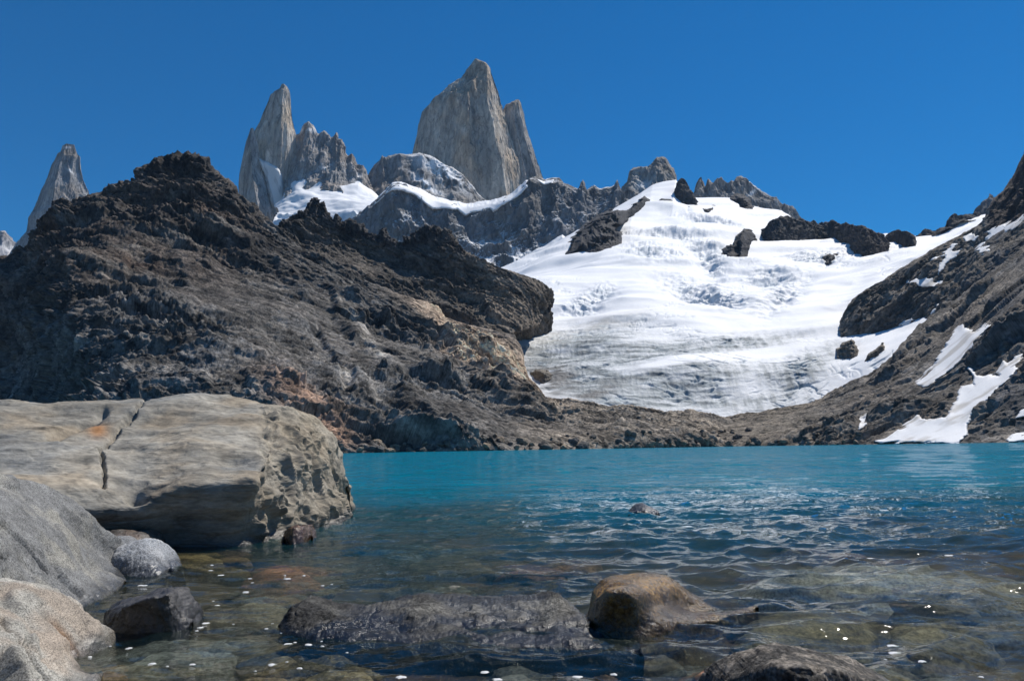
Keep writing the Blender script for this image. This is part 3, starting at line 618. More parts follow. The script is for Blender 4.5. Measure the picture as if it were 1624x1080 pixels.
sk1 = [(1208, 366), (1216, 358), (1224, 350), (1236, 344), (1250, 343), (1262, 349), (1268, 345), (1276, 350), (1284, 354), (1290, 350), (1298, 356), (1307, 353), (1314, 352), (1321, 349), (1328, 354), (1334, 356), (1341, 353), (1350, 357), (1358, 358), (1366, 358), (1374, 362), (1384, 365), (1394, 370), (1402, 374), (1410, 388)]
o = wallrelief('rock_ridge', sk1, [(1208, 374), (1230, 388), (1250, 380), (1290, 376), (1312, 373), (1337, 381), (1349, 390), (1362, 408), (1393, 402), (1410, 392)], 1640, 60, 400, 110, 34, 9, 192, dk, M_DARK, key='glacier', lean=0.55)
tag(o, 'long dark jagged rock band on the skyline above the glacier', 'rock ridge')
sk2 = [(1400, 380), (1408, 371), (1416, 366), (1426, 364), (1430, 367), (1436, 366), (1444, 370), (1450, 374), (1454, 384)]
o = wallrelief('rock_ridge', sk2, [(1400, 384), (1420, 385), (1444, 390), (1454, 388)], 1560, 30, 130, 60, 22, 4, 193, dk, M_DARK, key='glacier', lean=0.55)
tag(o, 'short dark rock hump on the skyline right of the snow notch', 'rock ridge')
sk3 = [(1448, 382), (1452, 374), (1460, 369), (1468, 365), (1474, 366), (1484, 366), (1494, 361), (1500, 358), (1506, 348), (1510, 342), (1514, 339), (1519, 343), (1526, 341), (1536, 339), (1546, 338), (1560, 340), (1575, 350)]
o = wallrelief('rock_ridge', sk3, [(1448, 384), (1475, 376), (1500, 364), (1514, 362), (1522, 352), (1575, 352)], 1600, 30, 200, 70, 26, 8, 194, dk, M_DARK, lean=0.6)
tag(o, 'low dark rock rim with a knob on the skyline near the right peak', 'rock ridge')
sk4 = [(1535, 345), (1544, 340), (1547, 332), (1552, 329), (1556, 327), (1559, 319), (1564, 316), (1567, 313), (1569, 306), (1573, 310), (1580, 318), (1600, 345)]
o = wallrelief('rock_spire', sk4, [(1535, 365), (1600, 365)], 2300, 90, 110, 70, 60, 18, 195, gran_col((0.12, 0.12, 0.125), (0.13, 0.12, 0.11), 196), lean=0.5)
tag(o, 'small dark toothed spire peeping out behind the right peak', 'rock spire')
sk5 = [(1070, 306), (1073, 291), (1077, 285), (1081, 282), (1086, 285), (1090, 293), (1096, 302), (1100, 309), (1106, 322)]
o = wallrelief('rock_outcrop', sk5, [(1070, 310), (1082, 319), (1106, 325)], 2080, 40, 100, 80, 36, 9, 197, dk, M_DARK, key='glacier', lean=0.55)
tag(o, 'black rock tooth standing on top of the snowy summit dome', 'rock outcrop')

def tower(name, left, right, D, plan, depth, nu, nv, L, A, seed, col, parent=None):
    """a closed granite tower: polygon cross-sections stacked from the foot to the summit."""
    lf, rr = np.array(left, float), np.array(right, float)
    y0 = max(lf[0, 1], rr[0, 1]); y1 = max(lf[:, 1].max(), rr[:, 1].max())
    ys = np.linspace(y1, y0, nv)
    xl = np.interp(ys, lf[:, 1], lf[:, 0]); xr = np.interp(ys, rr[:, 1], rr[:, 0])
    pl = np.array(plan + [plan[0]], float); s = np.r_[0, np.cumsum(np.hypot(*np.diff(pl, axis=0).T))]
    t = np.linspace(0, s[-1], nu, endpoint=False); X = np.interp(t, s, pl[:, 0]); Y = np.interp(t, s, pl[:, 1])
    c = pt((xl + xr) / 2, ys, np.full(nv, float(D))); hw = (xr - xl) / 2 * D / F
    P = np.empty((nv, nu, 3)); P[..., 0] = c[:, None, 0] + hw[:, None] * X; P[..., 2] = c[:, None, 2]
    P[..., 1] = c[:, None, 1] + (hw * depth)[:, None] * Y
    g = gridnorm(np.concatenate([P[:, -2:], P, P[:, :2]], 1))[:, 2:-2]
    out = P - P.mean(1, keepdims=True); g *= np.sign(np.median((g * out).sum(2)))
    p = P.reshape(-1, 3); px, py = proj(p)
    d = vdisp(L, A, seed)(p, px, py, None) * np.repeat(np.clip(hw / (A * 3), 0.15, 1), nu)
    V = p + g.reshape(-1, 3) * d[:, None]
    nz = g.reshape(-1, 3)[:, 2]; cc = col(V, px, py, None, nz, d)
    f = grid_faces(nv, nu, True)
    top = V.reshape(nv, nu, 3)[-1].mean(0); V = np.vstack([V, top]); cc = np.vstack([cc, cc[-1]])
    a = np.arange((nv - 1) * nu, nv * nu); tri = np.stack([a, np.roll(a, -1), np.full(nu, len(V) - 1), np.full(nu, len(V) - 1)], 1)
    return mesh_obj(name, V, np.vstack([f, tri[:, [0, 1, 2, 2]]])[: len(f)], M_GRAN, cc, parent=parent)
pk = [(-1, 0.15), (-0.72, -0.62), (0.12, -1.0), (0.24, -0.82), (0.62, -0.72), (1, 0.25), (0.4, 0.9), (-0.6, 0.85)]
o = tower('granite_tower', [(753, 94), (745, 103), (738, 111), (729, 122), (716, 132), (702, 141), (690, 152), (675, 164), (666, 176), (661, 193), (657, 212), (649, 244), (634, 360)],
      [(757, 94), (765, 99), (773, 103), (779, 111), (786, 126), (794, 143), (801, 169), (810, 198), (822, 237), (834, 263), (839, 290), (850, 360)], 3800, pk, 0.62, 520, 420, 110, 20, 211, gran_col((0.42, 0.375, 0.32), (0.50, 0.39, 0.28), 212))
tag(o, 'tallest broad granite tower with sheer grey tan walls', 'granite tower')
o = tower('granite_tower', [(817, 159), (808, 164), (798, 170), (792, 190), (790, 360)], [(824, 159), (828, 166), (832, 181), (840, 215), (851, 244), (861, 270), (868, 290), (885, 360)], 3900, pk, 0.8, 260, 260, 90, 16, 221, gran_col((0.37, 0.34, 0.31), (0.43, 0.35, 0.27), 222))
tag(o, 'slim granite pillar leaning on the right side of the tallest tower', 'granite tower')
pn = [(-1, 0.2), (-0.45, -0.55), (0.55, -0.95), (0.8, -0.75), (1, 0.2), (0.3, 0.9), (-0.5, 0.8)]
root = put(bpy.data.objects.new('granite_spire', None)); tag(root, 'tall pointed granite spire left of centre with a pale icy ramp', 'granite spire')
tower('spire_body', [(446, 134), (442, 141), (427, 148), (423, 159), (415, 175), (408, 192), (400, 206), (394, 222), (388, 250), (384, 280), (380, 400)],
      [(451, 134), (455, 138), (460, 149), (462, 168), (466, 192), (471, 214), (471, 240), (468, 264), (466, 288), (470, 400)], 3300, pn, 0.7, 360, 360, 100, 15, 231, gran_col((0.45, 0.41, 0.36), (0.52, 0.42, 0.31), 232), root)
tower('buttress', [(397, 204), (394, 212), (389, 223), (382, 250), (376, 274), (374, 293), (375, 320), (380, 400)],
      [(402, 204), (406, 222), (411, 248), (421, 276), (430, 305), (440, 340), (446, 360), (450, 400)], 3215, [(-1, 0.3), (-0.5, -0.5), (0.35, -1.0), (1, 0.5), (0.2, 1)], 0.9, 260, 260, 90, 14, 241, gran_col((0.37, 0.36, 0.345), (0.39, 0.35, 0.30), 242), root)
o = tower('granite_spire', [(98, 230), (94, 240), (90, 242), (86, 249), (78, 260), (68, 287), (60, 298), (47, 331), (37, 342), (32, 367), (18, 380), (-10, 430)],
      [(117, 229), (120, 240), (127, 249), (129, 267), (132, 284), (139, 300), (152, 330), (190, 430)], 3700, [(-1, 0.2), (-0.3, -0.6), (0.1, -1.0), (0.5, -0.5), (1, 0.2), (0.3, 0.9), (-0.5, 0.8)], 0.7, 300, 260, 110, 20, 251, gran_col((0.30, 0.30, 0.30), (0.33, 0.29, 0.25), 252, lambda P, px, py, nz, v: np.clip(blob(px, py, 112, 272, 7, 2, 40) + blob(px, py, 106, 234, 6, 2), 0, 1)))
tag(o, 'lone pale granite spire rising behind the left mountain shoulder', 'granite spire')
sk6 = [(-60, 372), (-30, 362), (-10, 368), (0, 366), (8, 367), (13, 372), (18, 379), (30, 388), (60, 420)]
o = wallrelief('rock_ridge', sk6, [(-60, 440), (60, 440)], 4000, 260, 90, 70, 120, 36, 255, gran_col((0.26, 0.26, 0.27), (0.36, 0.30, 0.26), 256, lambda P, px, py, nz, v: sstep(384, 394, py) * 0.5), lean=0.5)
tag(o, 'far reddish rock tip at the left picture edge beside the lone spire', 'rock ridge')

# snow basin below the needles and snow rims
basin_top = [(430, 330, 3330), (445, 304, 3330), (462, 286, 3330), (480, 276, 3320), (500, 272, 3320), (520, 280, 3310), (535, 288, 3300), (548, 290, 3300), (560, 284, 3310), (572, 284, 3310), (584, 298, 3300), (600, 314, 3250)]
basin = [[(400, 420, 2800), (520, 420, 2780), (640, 400, 2760)], [(430, 360, 2900), (520, 350, 2860), (600, 335, 2800)], [(440, 335, 3020), (500, 318, 3000), (560, 318, 3000), (600, 324, 2960)], [(436, 332, 3160), (470, 296, 3150), (510, 298, 3120), (560, 306, 3110), (600, 316, 3080)], basin_top, back(basin_top, 150, 30)]
o = terrain('snow_field', basin, 280, 150, lambda p, px, py, t: 15 * fbm(aniso(p / 120, (1, 0, -0.2), 2), 4, 261) + 12 * ridged(aniso(p / 60, (1, 0, -0.2), 2), 3, 262) * sstep(330, 345, py),
            lambda P, px, py, t, nz, d: mixc(np.tile(np.array(SNOWC), (len(P), 1)), (0.55, 0.62, 0.68), sstep(0.0, 0.5, fbm(P / 30, 3, 263)) * sstep(325, 350, py)), M_SNOW, attrs=lambda V, px, py, t, nz: {'ice': sstep(330, 350, py)})
tag(o, 'bright snow basin cradled below the jagged needles', 'snow field')
WK = 'granite_ridge2650'
for lab, poly, key, bul, soft in [
   ('long white snow rim curving along the top of the grey wall', [(592, 326), (612, 306), (624, 295), (634, 293), (652, 299), (690, 316), (740, 328), (790, 320), (814, 310), (836, 291), (838, 297), (822, 312), (800, 326), (782, 338), (776, 332), (750, 338), (738, 342), (724, 334), (700, 332), (686, 334), (672, 322), (656, 310), (640, 304), (622, 302)], WK, 26, 4),
   ('small snow cap on the wall beside the slim granite pillar', [(852, 285), (864, 290), (878, 286), (876, 291), (862, 295)], WK, 18, 3),
   ('blue shaded snow apron at the foot of the grey wall', [(800, 440), (820, 415), (850, 395), (872, 384), (892, 372), (898, 378), (880, 398), (860, 412), (846, 425), (830, 440)], WK, 30, 5)]:
    tag(patch('snow_patch', poly, key, bul, soft, M_SNOW, SNOWC, 0.7, 1.2, 600 + len(lab), 0.0, 40), lab, 'snow patch')
r2 = [(406, 247), (420, 256), (436, 262), (448, 276), (452, 300), (452, 322), (449, 343), (440, 354), (432, 326), (424, 296), (415, 268)]
LAND['ramp'] = np.concatenate([m.matrix_world.to_translation() is None or np.array([v.co[:] for v in m.data.vertices]) for m in root.children])
tag(patch('snow_patch', r2, 'ramp', 25, 5, M_SNOW, lambda V: mixc(np.tile(np.array([0.74, 0.735, 0.72]), (len(V), 1)), (0.42, 0.42, 0.42), sstep(0.0, 0.4, fbm(aniso(V / 25, (0.3, 0, -1), 6), 3, 641))), 0.7, 1.6, 640, 0.0, 40), 'pale icy ramp on the lower right side of the pointed spire', 'snow patch')

# ------------------------------------------------------------------ base sheets
def sheet(name, nx, ny, xs, ys, zf, mat, colf, attrs=None):
    v = np.linspace(0, 1, ny); y = ys(v); X = np.linspace(-1, 1, nx)[None, :] * xs(y)[:, None]; Y = np.repeat(y[:, None], nx, 1)
    p = np.stack([X.ravel(), Y.ravel(), np.zeros(X.size)], 1); p[:, 2] = zf(p)
    return mesh_obj(name, p, grid_faces(ny, nx), mat, colf(p) if colf else None, attrs(p) if attrs else None)
o = sheet('ground', 160, 160, lambda y: np.full_like(y, 8500), lambda v: -5000 + 13500 * v, lambda p: -22 + 4 * fbm(p / 300, 3, 300), M_ROCK, lambda p: np.tile(np.array([0.14, 0.125, 0.11]), (len(p), 1)))
tag(o, kind='structure')
def bed_z(p):
    x, y = p[:, 0], p[:, 1]
    z = -0.18 - 0.055 * np.clip(y - 3.5, 0, None) - 0.006 * np.clip(y - 8, 0, None) ** 2 + 0.28 * np.clip(3.0 - y, 0, 6)
    z = z + 0.10 * np.clip(-x - 0.5 - 0.12 * y, 0, 5)
    z = z + 0.22 * np.exp(-(((x - 3.6) / 1.6) ** 2 + ((y - 6.6) / 1.0) ** 2))
    return np.maximum(z, -15)
def bed_full(p):
    q = p * np.array([1, 1, 1.0])
    a = sstep(60, 15, p[:, 1])
    return bed_z(p) + a * (0.05 * facet(q / 0.55, 310, 0.7) + 0.05 * fbm(q / 0.8, 3, 311) + 0.03 * facet(q / 0.22, 312, 0.6))
M_BED = rock_mat('lake_bed_stones', 3.0, 0.05, 0.5, 1.4, rough=0.8)
def bed_col(p):
    n = fbm(p / 0.5, 3, 320); m = RND[(hsh(np.floor(p[:, 0] / .3).astype(int), np.floor(p[:, 1] / .3).astype(int), np.zeros(len(p), int), 5) & np.uint32(65535))][:, 0]
    c = np.tile(np.array([0.10, 0.083, 0.06]), (len(p), 1)) * (1 + 0.7 * n)[:, None]
    return np.clip(mixc(c, (0.2, 0.11, 0.06), sstep(0.2, 0.6, fbm(p / 1.3, 3, 322))), 0.02, 0.5)
o = sheet('lake_bed', 420, 560, lambda y: 7 + np.abs(y) * 1.15, lambda v: -14 + 26 * v + 620 * v ** 5, bed_full, M_BED, bed_col); tag(o, kind='structure')

# ------------------------------------------------------------------ near boulders
def boulder(name, cols, mat, disp, color, nu, nv, vis=None, flare=0.22):
    """columns of (base px, base py, shoulder px, py, dist, top px, py, dist); the stone closes behind and below the water."""
    def cap(c, e): return (c[0] + e, c[1] + 2, c[0] + e, c[1] + 2, 0.4 * c[4] + 0.02, c[0] + e, c[1] + 2, 0.7 * c[7] + 0.03)
    cols = [cap(cols[0], -2)] + cols + [cap(cols[-1], 2)]
    R = [[], [], [], [], [], [], []]
    for bx, by, sx, sy, sdist, tx, ty, td in cols:
        D0 = float(wl(bx, by)); s0 = D0 + sdist; t0 = D0 + td
        under = pt(bx, by, D0) - np.array([0, flare, 0.45]); ux, uy = proj(under)
        R[0].append((float(ux), float(uy), under[1])); R[1].append((bx, by, D0)); R[2].append((sx, sy, s0))
        R[3].append((0.5 * (sx + tx) , 0.5 * (sy + ty) - 0.06 * abs(sy - ty), 0.55 * s0 + 0.45 * t0)); R[4].append((tx, ty, t0))
        top = pt(tx, ty, t0); b = top + np.array([0, 0.45 * td + 0.15, -0.25 * max(top[2], 0.1)]); x, y = proj(b); R[5].append((float(x), float(y), b[1]))
        b = np.array([top[0], top[1] + 0.6 * td + 0.3, -0.5]); x, y = proj(b); R[6].append((float(x), float(y), b[1]))
    Q, t = loft(R, nu, nv, True, vis or (1, 1, 1, 1, .5, .2))
    P = pt(Q[..., 0], Q[..., 1], np.exp(Q[..., 2])); n = facing(P, blurg(gridnorm(P), 4)); n /= np.linalg.norm(n, axis=2)[..., None] + 1e-9
    p = P.reshape(-1, 3); px, py = Q[..., 0].ravel(), Q[..., 1].ravel(); tv = np.repeat(t, nu)
    V = p + n.reshape(-1, 3) * disp(p, px, py, tv)[:, None]
    nz = facing(P, gridnorm(V.reshape(nv, nu, 3))).reshape(-1, 3)[:, 2]
    o = mesh_obj(name, V, grid_faces(nv, nu), mat, np.clip(color(V, px, py, tv, nz), 0.01, 0.8))
    print(name, len(V), round(time.time() - T0, 1)); return o

def line_d(px, py, pts):
    d = np.full(len(px), 1e9); pts = np.array(pts, float)
    for (x0, y0), (x1, y1) in zip(pts[:-1], pts[1:]):
        t = np.clip(((px - x0) * (x1 - x0) + (py - y0) * (y1 - y0)) / ((x1 - x0) ** 2 + (y1 - y0) ** 2), 0, 1)
        d = np.minimum(d, np.hypot(px - x0 - t * (x1 - x0), py - y0 - t * (y1 - y0)))
    return d
M_BIG = rock_mat('pale_layered_boulder', 5.0, 0.035, 0.62, 1.3, rough=0.85, wet=0.16, stretch=(0.55, 1, 1.6), spec=0.2)
big = [(-340, 905, -340, 800, -0.13, -340, 660, 3.2), (-120, 895, -120, 790, -0.13, -120, 648, 3.2), (20, 885, 20, 790, -0.13, 10, 639, 3.2), (110, 880, 115, 800, -0.13, 110, 643, 3.1), (215, 872, 215, 798, -0.13, 225, 634, 3.1),
       (300, 868, 290, 768, -0.13, 320, 629, 3.2), (385, 864, 375, 768, -0.13, 405, 636, 3.2), (414, 860, 412, 762, -0.2, 452, 645, 3.0), (450, 852, 446, 738, 0.35, 488, 656, 2.6), (492, 843, 490, 740, 0.4, 515, 680, 2.2), (524, 834, 521, 752, 0.35, 528, 708, 1.6), (544, 827, 543, 785, 0.3, 540, 752, 1.0), (550, 821, 550, 800, 0.5, 547, 790, 0.9)]
CRACK = [(232, 634), (216, 655), (180, 690), (160, 722), (164, 750), (166, 778)]
LEDGE = [(80, 705), (100, 694), (150, 672), (165, 664)]
def big_disp(p, px, py, t):
    q = p * np.array([0.55, 0.9, 1.8])
    d = 0.10 * fbm(q / 0.8, 3, 401) + 0.04 * facet(q / 0.6, 402, 0.9, 0.05, 70.0) + 0.014 * facet(q / 0.2, 403, 0.9, 0.08, 70.0) + 0.006 * ridged(q / 0.12, 3, 404)
    d -= 0.085 * np.exp(-(line_d(px + 5 * fbm(p / 0.16, 3, 420), py, CRACK) / 2.9) ** 2)
    d -= 0.11 * np.exp(-(line_d(px, py + 4, LEDGE) / 6.0) ** 2)
    d += 0.04 * sstep(20, -20, px - np.interp(py, [634, 690, 722, 778, 800], [234, 182, 162, 166, 175])) * sstep(800, 780, py)
    face = sstep(405, 425, px)                     # scalloped right end
    w = p + 0.12 * np.stack([fbm(p / 0.5, 2, 406 + k) for k in range(3)], 1)
    sc = 0.75 * facet(w * np.array([1.7, 1.7, 0.42]) / 0.5, 405, 1.6, 0.0, 150.0) + 0.55 * ridged(w * np.array([1.0, 1.0, 0.3]) / 0.42, 2, 418) + 0.25 * facet(p / 0.17, 419, 1.2, 0.05, 100.0)
    d += face * 0.15 * (sc - 0.25) * sstep(0.6, 1.2, t) * sstep(4.3, 3.4, t)
    under = sstep(2.1, 1.7, t) * (1 - face)
    d = d * (1 - 0.5 * under) - 0.10 * np.exp(-((t - 1.25) / 0.45) ** 2) * (1 - face)
    d -= 0.12 * blob(px, py, 215, 787, 12, 8) + 0.07 * blob(px, py, 370, 725, 26, 8) + 0.06 * blob(px, py, 445, 690, 16, 12)
    return d
def big_col(P, px, py, t, nz):
    s = fbm(P * np.array([0.5, 0.8, 4.0]) / 0.5, 4, 411); L = fbm(P / 0.9, 3, 412)
    c = np.tile(np.array([0.27, 0.25, 0.21]), (len(P), 1)) * (1 + 0.35 * s)[:, None]
    c = mixc(c, (0.34, 0.265, 0.175), sstep(0.0, 0.6, L) * 0.5)
    c = mixc(c, (0.19, 0.195, 0.19), sstep(0.0, 0.6, -L) * 0.6)
    c = mixc(c, (0.42, 0.20, 0.08), blob(px, py, 155, 684, 14, 10) * 0.9)
    c = mixc(c, (0.06, 0.055, 0.045), sstep(0.55, 0.0, P[:, 2] + 0.2 * L) * 0.75)  # wet foot, and shade of the overhanging face painted into the colour
    c = mixc(c, (0.29, 0.245, 0.18), sstep(400, 430, px) * 0.55)
    return c * (1 - 0.3 * joints(P * np.array([0.5, 0.8, 2.5]), 0.7, 425, 16))[:, None] * (1 + 0.25 * fbm(P * np.array([1, 1, 3]) / 0.09, 3, 426))[:, None]
o = boulder('boulder', big, M_BIG, big_disp, big_col, 900, 560, flare=-0.1); tag(o, 'huge pale layered boulder with a scalloped right end at the lake edge', 'boulder')

M_GREY = rock_mat('speckled_granite', 9.0, 0.012, 0.7, 1.25, rough=0.85, wet=0.12, speck=90.0)
def stone_disp(L, A, seed, fine=1.0):
    return lambda p, px, py, t: A * (0.4 * fbm(p / L, 3, seed) + 0.9 * facet(p / L * 1.2, seed + 1, 1.0, 0.0, 60.0) + 0.28 * facet(p / L * 3.7, seed + 2, 1.0, 0.04, 60.0) * fine + 0.12 * fbm(p / L * 12, 3, seed + 3) * fine)
def flatcol(c0, c1, L, seed): return lambda P, px, py, t, nz: mixc(np.tile(np.array(c0), (len(P), 1)) * (1 + 0.3 * fbm(P / L * 3, 3, seed))[:, None], c1, sstep(-0.1, 0.5, fbm(P / L, 3, seed + 1)))
gb = [(-330, 1060, -330, 870, 0.1, -330, 740, 1.3), (-180, 1050, -180, 860, 0.1, -180, 742, 1.3), (-60, 1030, -60, 860, 0.15, -60, 748, 1.3), (10, 1010, 5, 870, 0.25, 8, 758, 1.3), (60, 990, 50, 880, 0.3, 46, 776, 1.2), (110, 972, 95, 890, 0.35, 92, 812, 1.0), (150, 955, 138, 900, 0.4, 130, 850, 0.9), (182, 938, 172, 905, 0.4, 165, 880, 0.8), (196, 926, 194, 915, 0.35, 190, 906, 0.6)]
GC = [(0, 832), (40, 868), (75, 910)]
gd = stone_disp(0.7, 0.045, 421)
o = boulder('boulder', gb, M_GREY, lambda p, px, py, t: gd(p, px, py, t) - 0.04 * np.exp(-(line_d(px, py, GC) / 2.0) ** 2) - 0.03 * np.exp(-(line_d(px, py, [(96, 915), (128, 946)]) / 3) ** 2), flatcol((0.17, 0.17, 0.165), (0.25, 0.24, 0.21), 0.35, 425), 520, 360)
tag(o, 'big smooth grey speckled boulder at the left picture edge', 'boulder')
cb = [(-330, 1200, -330, 1052, 0.05, -330, 936, 1.0), (-150, 1190, -150, 1042, 0.05, -150, 938, 1.0), (-40, 1180, -40, 1042, 0.1, -40, 941, 0.9), (20, 1165, 20, 1042, 0.15, 20, 961, 0.85), (70, 1145, 62, 1042, 0.2, 62, 988, 0.75), (110, 1120, 100, 1052, 0.25, 97, 1014, 0.65), (140, 1095, 130, 1062, 0.3, 124, 1046, 0.5), (160, 1075, 156, 1074, 0.25, 148, 1072, 0.4)]
M_CREAM = rock_mat('cream_rust_stone', 7.0, 0.015, 0.65, 1.25, rough=0.8, wet=0.10, speck=140.0)
cdp = stone_disp(0.5, 0.05, 431)
o = boulder('boulder', cb, M_CREAM, lambda p, px, py, t: cdp(p, px, py, t) + slabs(px, py, [([(-80, 1005), (14, 1022), (36, 1056), (40, 1100), (-80, 1100)], -0.3, 8), ([(60, 990), (100, 1010), (124, 1040), (90, 1030)], 0.06, 6)]) - 0.04 * np.exp(-(line_d(px, py, [(44, 1015), (75, 1034)]) / 4.0) ** 2) - 0.035 * np.exp(-(line_d(px, py, [(0, 985), (30, 1010), (60, 1060), (80, 1085)]) / 2.5) ** 2) - 0.03 * np.exp(-(line_d(px, py, [(0, 960), (40, 985), (90, 1040)]) / 3.5) ** 2), lambda P, px, py, t, nz: mixc(flatcol((0.33, 0.315, 0.275), (0.33, 0.28, 0.225), 0.35, 435)(P, px, py, t, nz), (0.26, 0.15, 0.08), blob(px, py, 105, 1010, 40, 14, 45)), 420, 300)
tag(o, 'cream boulder with rusty stains in the lower left corner', 'boulder')

M_SLAB = rock_mat('wet_grainy_slab', 22.0, 0.012, 0.3, 1.7, rough=0.7, wet=0.08, speck=70.0, spec=0.1)
slab = [(446, 1000, 447, 990, 0.06, 449, 980, 0.12), (452, 1010, 458, 980, 0.1, 466, 959, 0.2), (478, 1014, 484, 980, 0.16, 492, 959, 0.3), (515, 1020, 520, 990, 0.22, 530, 972, 0.4), (560, 1026, 562, 996, 0.28, 568, 975, 0.5), (610, 1026, 610, 997, 0.3, 622, 966, 0.65), (655, 1028, 655, 990, 0.32, 665, 959, 0.7), (720, 1028, 720, 995, 0.34, 726, 963, 0.75), (790, 1028, 792, 1000, 0.34, 796, 965, 0.75), (850, 1028, 850, 997, 0.34, 852, 963, 0.75), (890, 1030, 886, 990, 0.34, 880, 956, 0.75), (940, 1032, 930, 1007, 0.3, 914, 976, 0.6), (985, 1034, 975, 1027, 0.22, 962, 1012, 0.45), (1015, 1036, 1010, 1035, 0.12, 1002, 1034, 0.25)]
sdp = stone_disp(0.26, 0.034, 441, 1.0)
o = boulder('boulder', slab, M_SLAB, lambda p, px, py, t: sdp(p, px, py, t) - 0.03 * blob(px, py, 640, 985, 30, 16), lambda P, px, py, t, nz: mixc(np.tile(np.array([0.034, 0.033, 0.031]), (len(P), 1)), (0.14, 0.135, 0.12), sstep(0.05, 0.5, fbm(P / 0.16, 4, 447)) * 0.45 + blob(px, py, 840, 965, 110, 20) * 0.8 + 0.4 * blob(px, py, 660, 965, 60, 12)), 620, 260)
tag(o, 'long low grey slab awash in the foreground water', 'boulder')
M_WET = rock_mat('wet_brown_stone', 11.0, 0.02, 0.5, 1.4, rough=0.13, wet=0.2, speck=50.0, spec=0.8)
brown = [(934, 990, 934, 980, 0.05, 936, 970, 0.1), (940, 996, 940, 960, 0.08, 944, 944, 0.2), (962, 1002, 962, 943, 0.0, 966, 926, 0.35), (1000, 1003, 1000, 941, 0.0, 1000, 919, 0.45), (1040, 1000, 1036, 953, 0.18, 1036, 917, 0.5), (1070, 996, 1062, 960, 0.25, 1062, 922, 0.5), (1105, 988, 1098, 967, 0.3, 1092, 942, 0.5), (1140, 984, 1132, 973, 0.3, 1124, 959, 0.45), (1175, 976, 1166, 975, 0.2, 1158, 965, 0.35), (1200, 970, 1196, 972, 0.1, 1192, 970, 0.2)]
o = boulder('boulder', brown, M_WET, stone_disp(0.3, 0.022, 451, 1.0), flatcol((0.13, 0.072, 0.014), (0.25, 0.14, 0.028), 0.25, 455), 380, 260)
tag(o, 'wet brown rounded boulder glistening in the middle of the near water', 'boulder')
lr = [(1120, 1130, 1120, 1103, 0.02, 1124, 1095, 0.1), (1140, 1160, 1145, 1087, 0.03, 1150, 1077, 0.22), (1190, 1200, 1190, 1069, 0.04, 1192, 1055, 0.36), (1230, 1220, 1230, 1059, 0.05, 1230, 1044, 0.42), (1270, 1225, 1268, 1057, 0.05, 1264, 1041, 0.45), (1310, 1220, 1306, 1063, 0.05, 1300, 1047, 0.42), (1360, 1195, 1356, 1075, 0.05, 1350, 1061, 0.35), (1410, 1150, 1405, 1093, 0.05, 1400, 1081, 0.25), (1440, 1112, 1438, 1107, 0.04, 1436, 1099, 0.1)]
o = boulder('boulder', lr, M_SLAB, stone_disp(0.3, 0.022, 461, 1.3), flatcol((0.07, 0.065, 0.058), (0.20, 0.175, 0.145), 0.07, 465), 480, 420)
tag(o, 'rounded dark and tan speckled boulder cut off by the lower edge', 'boulder')
M_BLK = rock_mat('black_wet_stone', 12.0, 0.02, 0.5, 1.4, rough=0.45, wet=0.15, spec=0.5)
bk = [(164, 998, 164, 985, 0.05, 167, 972, 0.1), (172, 1004, 175, 975, 0.05, 184, 957, 0.15), (210, 1008, 213, 956, -0.04, 222, 949, 0.25), (245, 1008, 248, 947, -0.04, 254, 940, 0.3), (266, 1006, 270, 944, -0.03, 274, 936, 0.3), (288, 1002, 287, 972, 0.08, 288, 962, 0.25), (302, 994, 302, 988, 0.08, 301, 984, 0.15)]
o = boulder('boulder', bk, M_BLK, stone_disp(0.22, 0.03, 471), flatcol((0.045, 0.042, 0.04), (0.06, 0.055, 0.05), 0.2, 475), 240, 180); tag(o, 'black angular stone half sunk in the shallows at lower left', 'boulder')
sg = [(166, 905, 166, 893, 0.05, 168, 884, 0.1), (176, 912, 178, 884, 0.1, 186, 868, 0.25), (205, 914, 208, 886, 0.12, 208, 859, 0.4), (232, 914, 236, 890, 0.14, 232, 860, 0.4), (255, 912, 256, 896, 0.14, 252, 876, 0.35), (270, 906, 270, 900, 0.1, 268, 894, 0.2)]
o = boulder('boulder', sg, M_GREY, stone_disp(0.3, 0.03, 481), flatcol((0.26, 0.27, 0.28), (0.34, 0.345, 0.35), 0.2, 485), 240, 180); tag(o, 'small frosty grey stone beside the big speckled boulder', 'boulder')
sg2 = [(140, 900, 140, 886, 0.05, 144, 876, 0.1), (155, 902, 158, 872, 0.1, 164, 858, 0.3), (185, 902, 186, 868, 0.12, 186, 852, 0.4), (205, 900, 205, 876, 0.1, 203, 862, 0.3), (214, 896, 214, 888, 0.1, 213, 880, 0.2)]
o = boulder('boulder', sg2, M_GREY, stone_disp(0.3, 0.03, 486), flatcol((0.15, 0.155, 0.16), (0.19, 0.19, 0.19), 0.2, 487), 160, 120); tag(o, 'dim grey stone tucked behind the small frosty grey stone', 'boulder')
sg3 = [(112, 880, 112, 862, 0.05, 116, 854, 0.1), (140, 884, 142, 856, 0.08, 146, 846, 0.2), (180, 884, 182, 852, 0.08, 184, 843, 0.25), (220, 882, 222, 856, 0.08, 222, 845, 0.25), (246, 876, 246, 862, 0.06, 244, 850, 0.15)]
o = boulder('boulder', sg3, M_BLK, stone_disp(0.3, 0.03, 488), flatcol((0.07, 0.062, 0.055), (0.12, 0.09, 0.07), 0.2, 489), 180, 120); tag(o, 'flat dark ledge stone in the shade below the huge pale boulder', 'boulder')
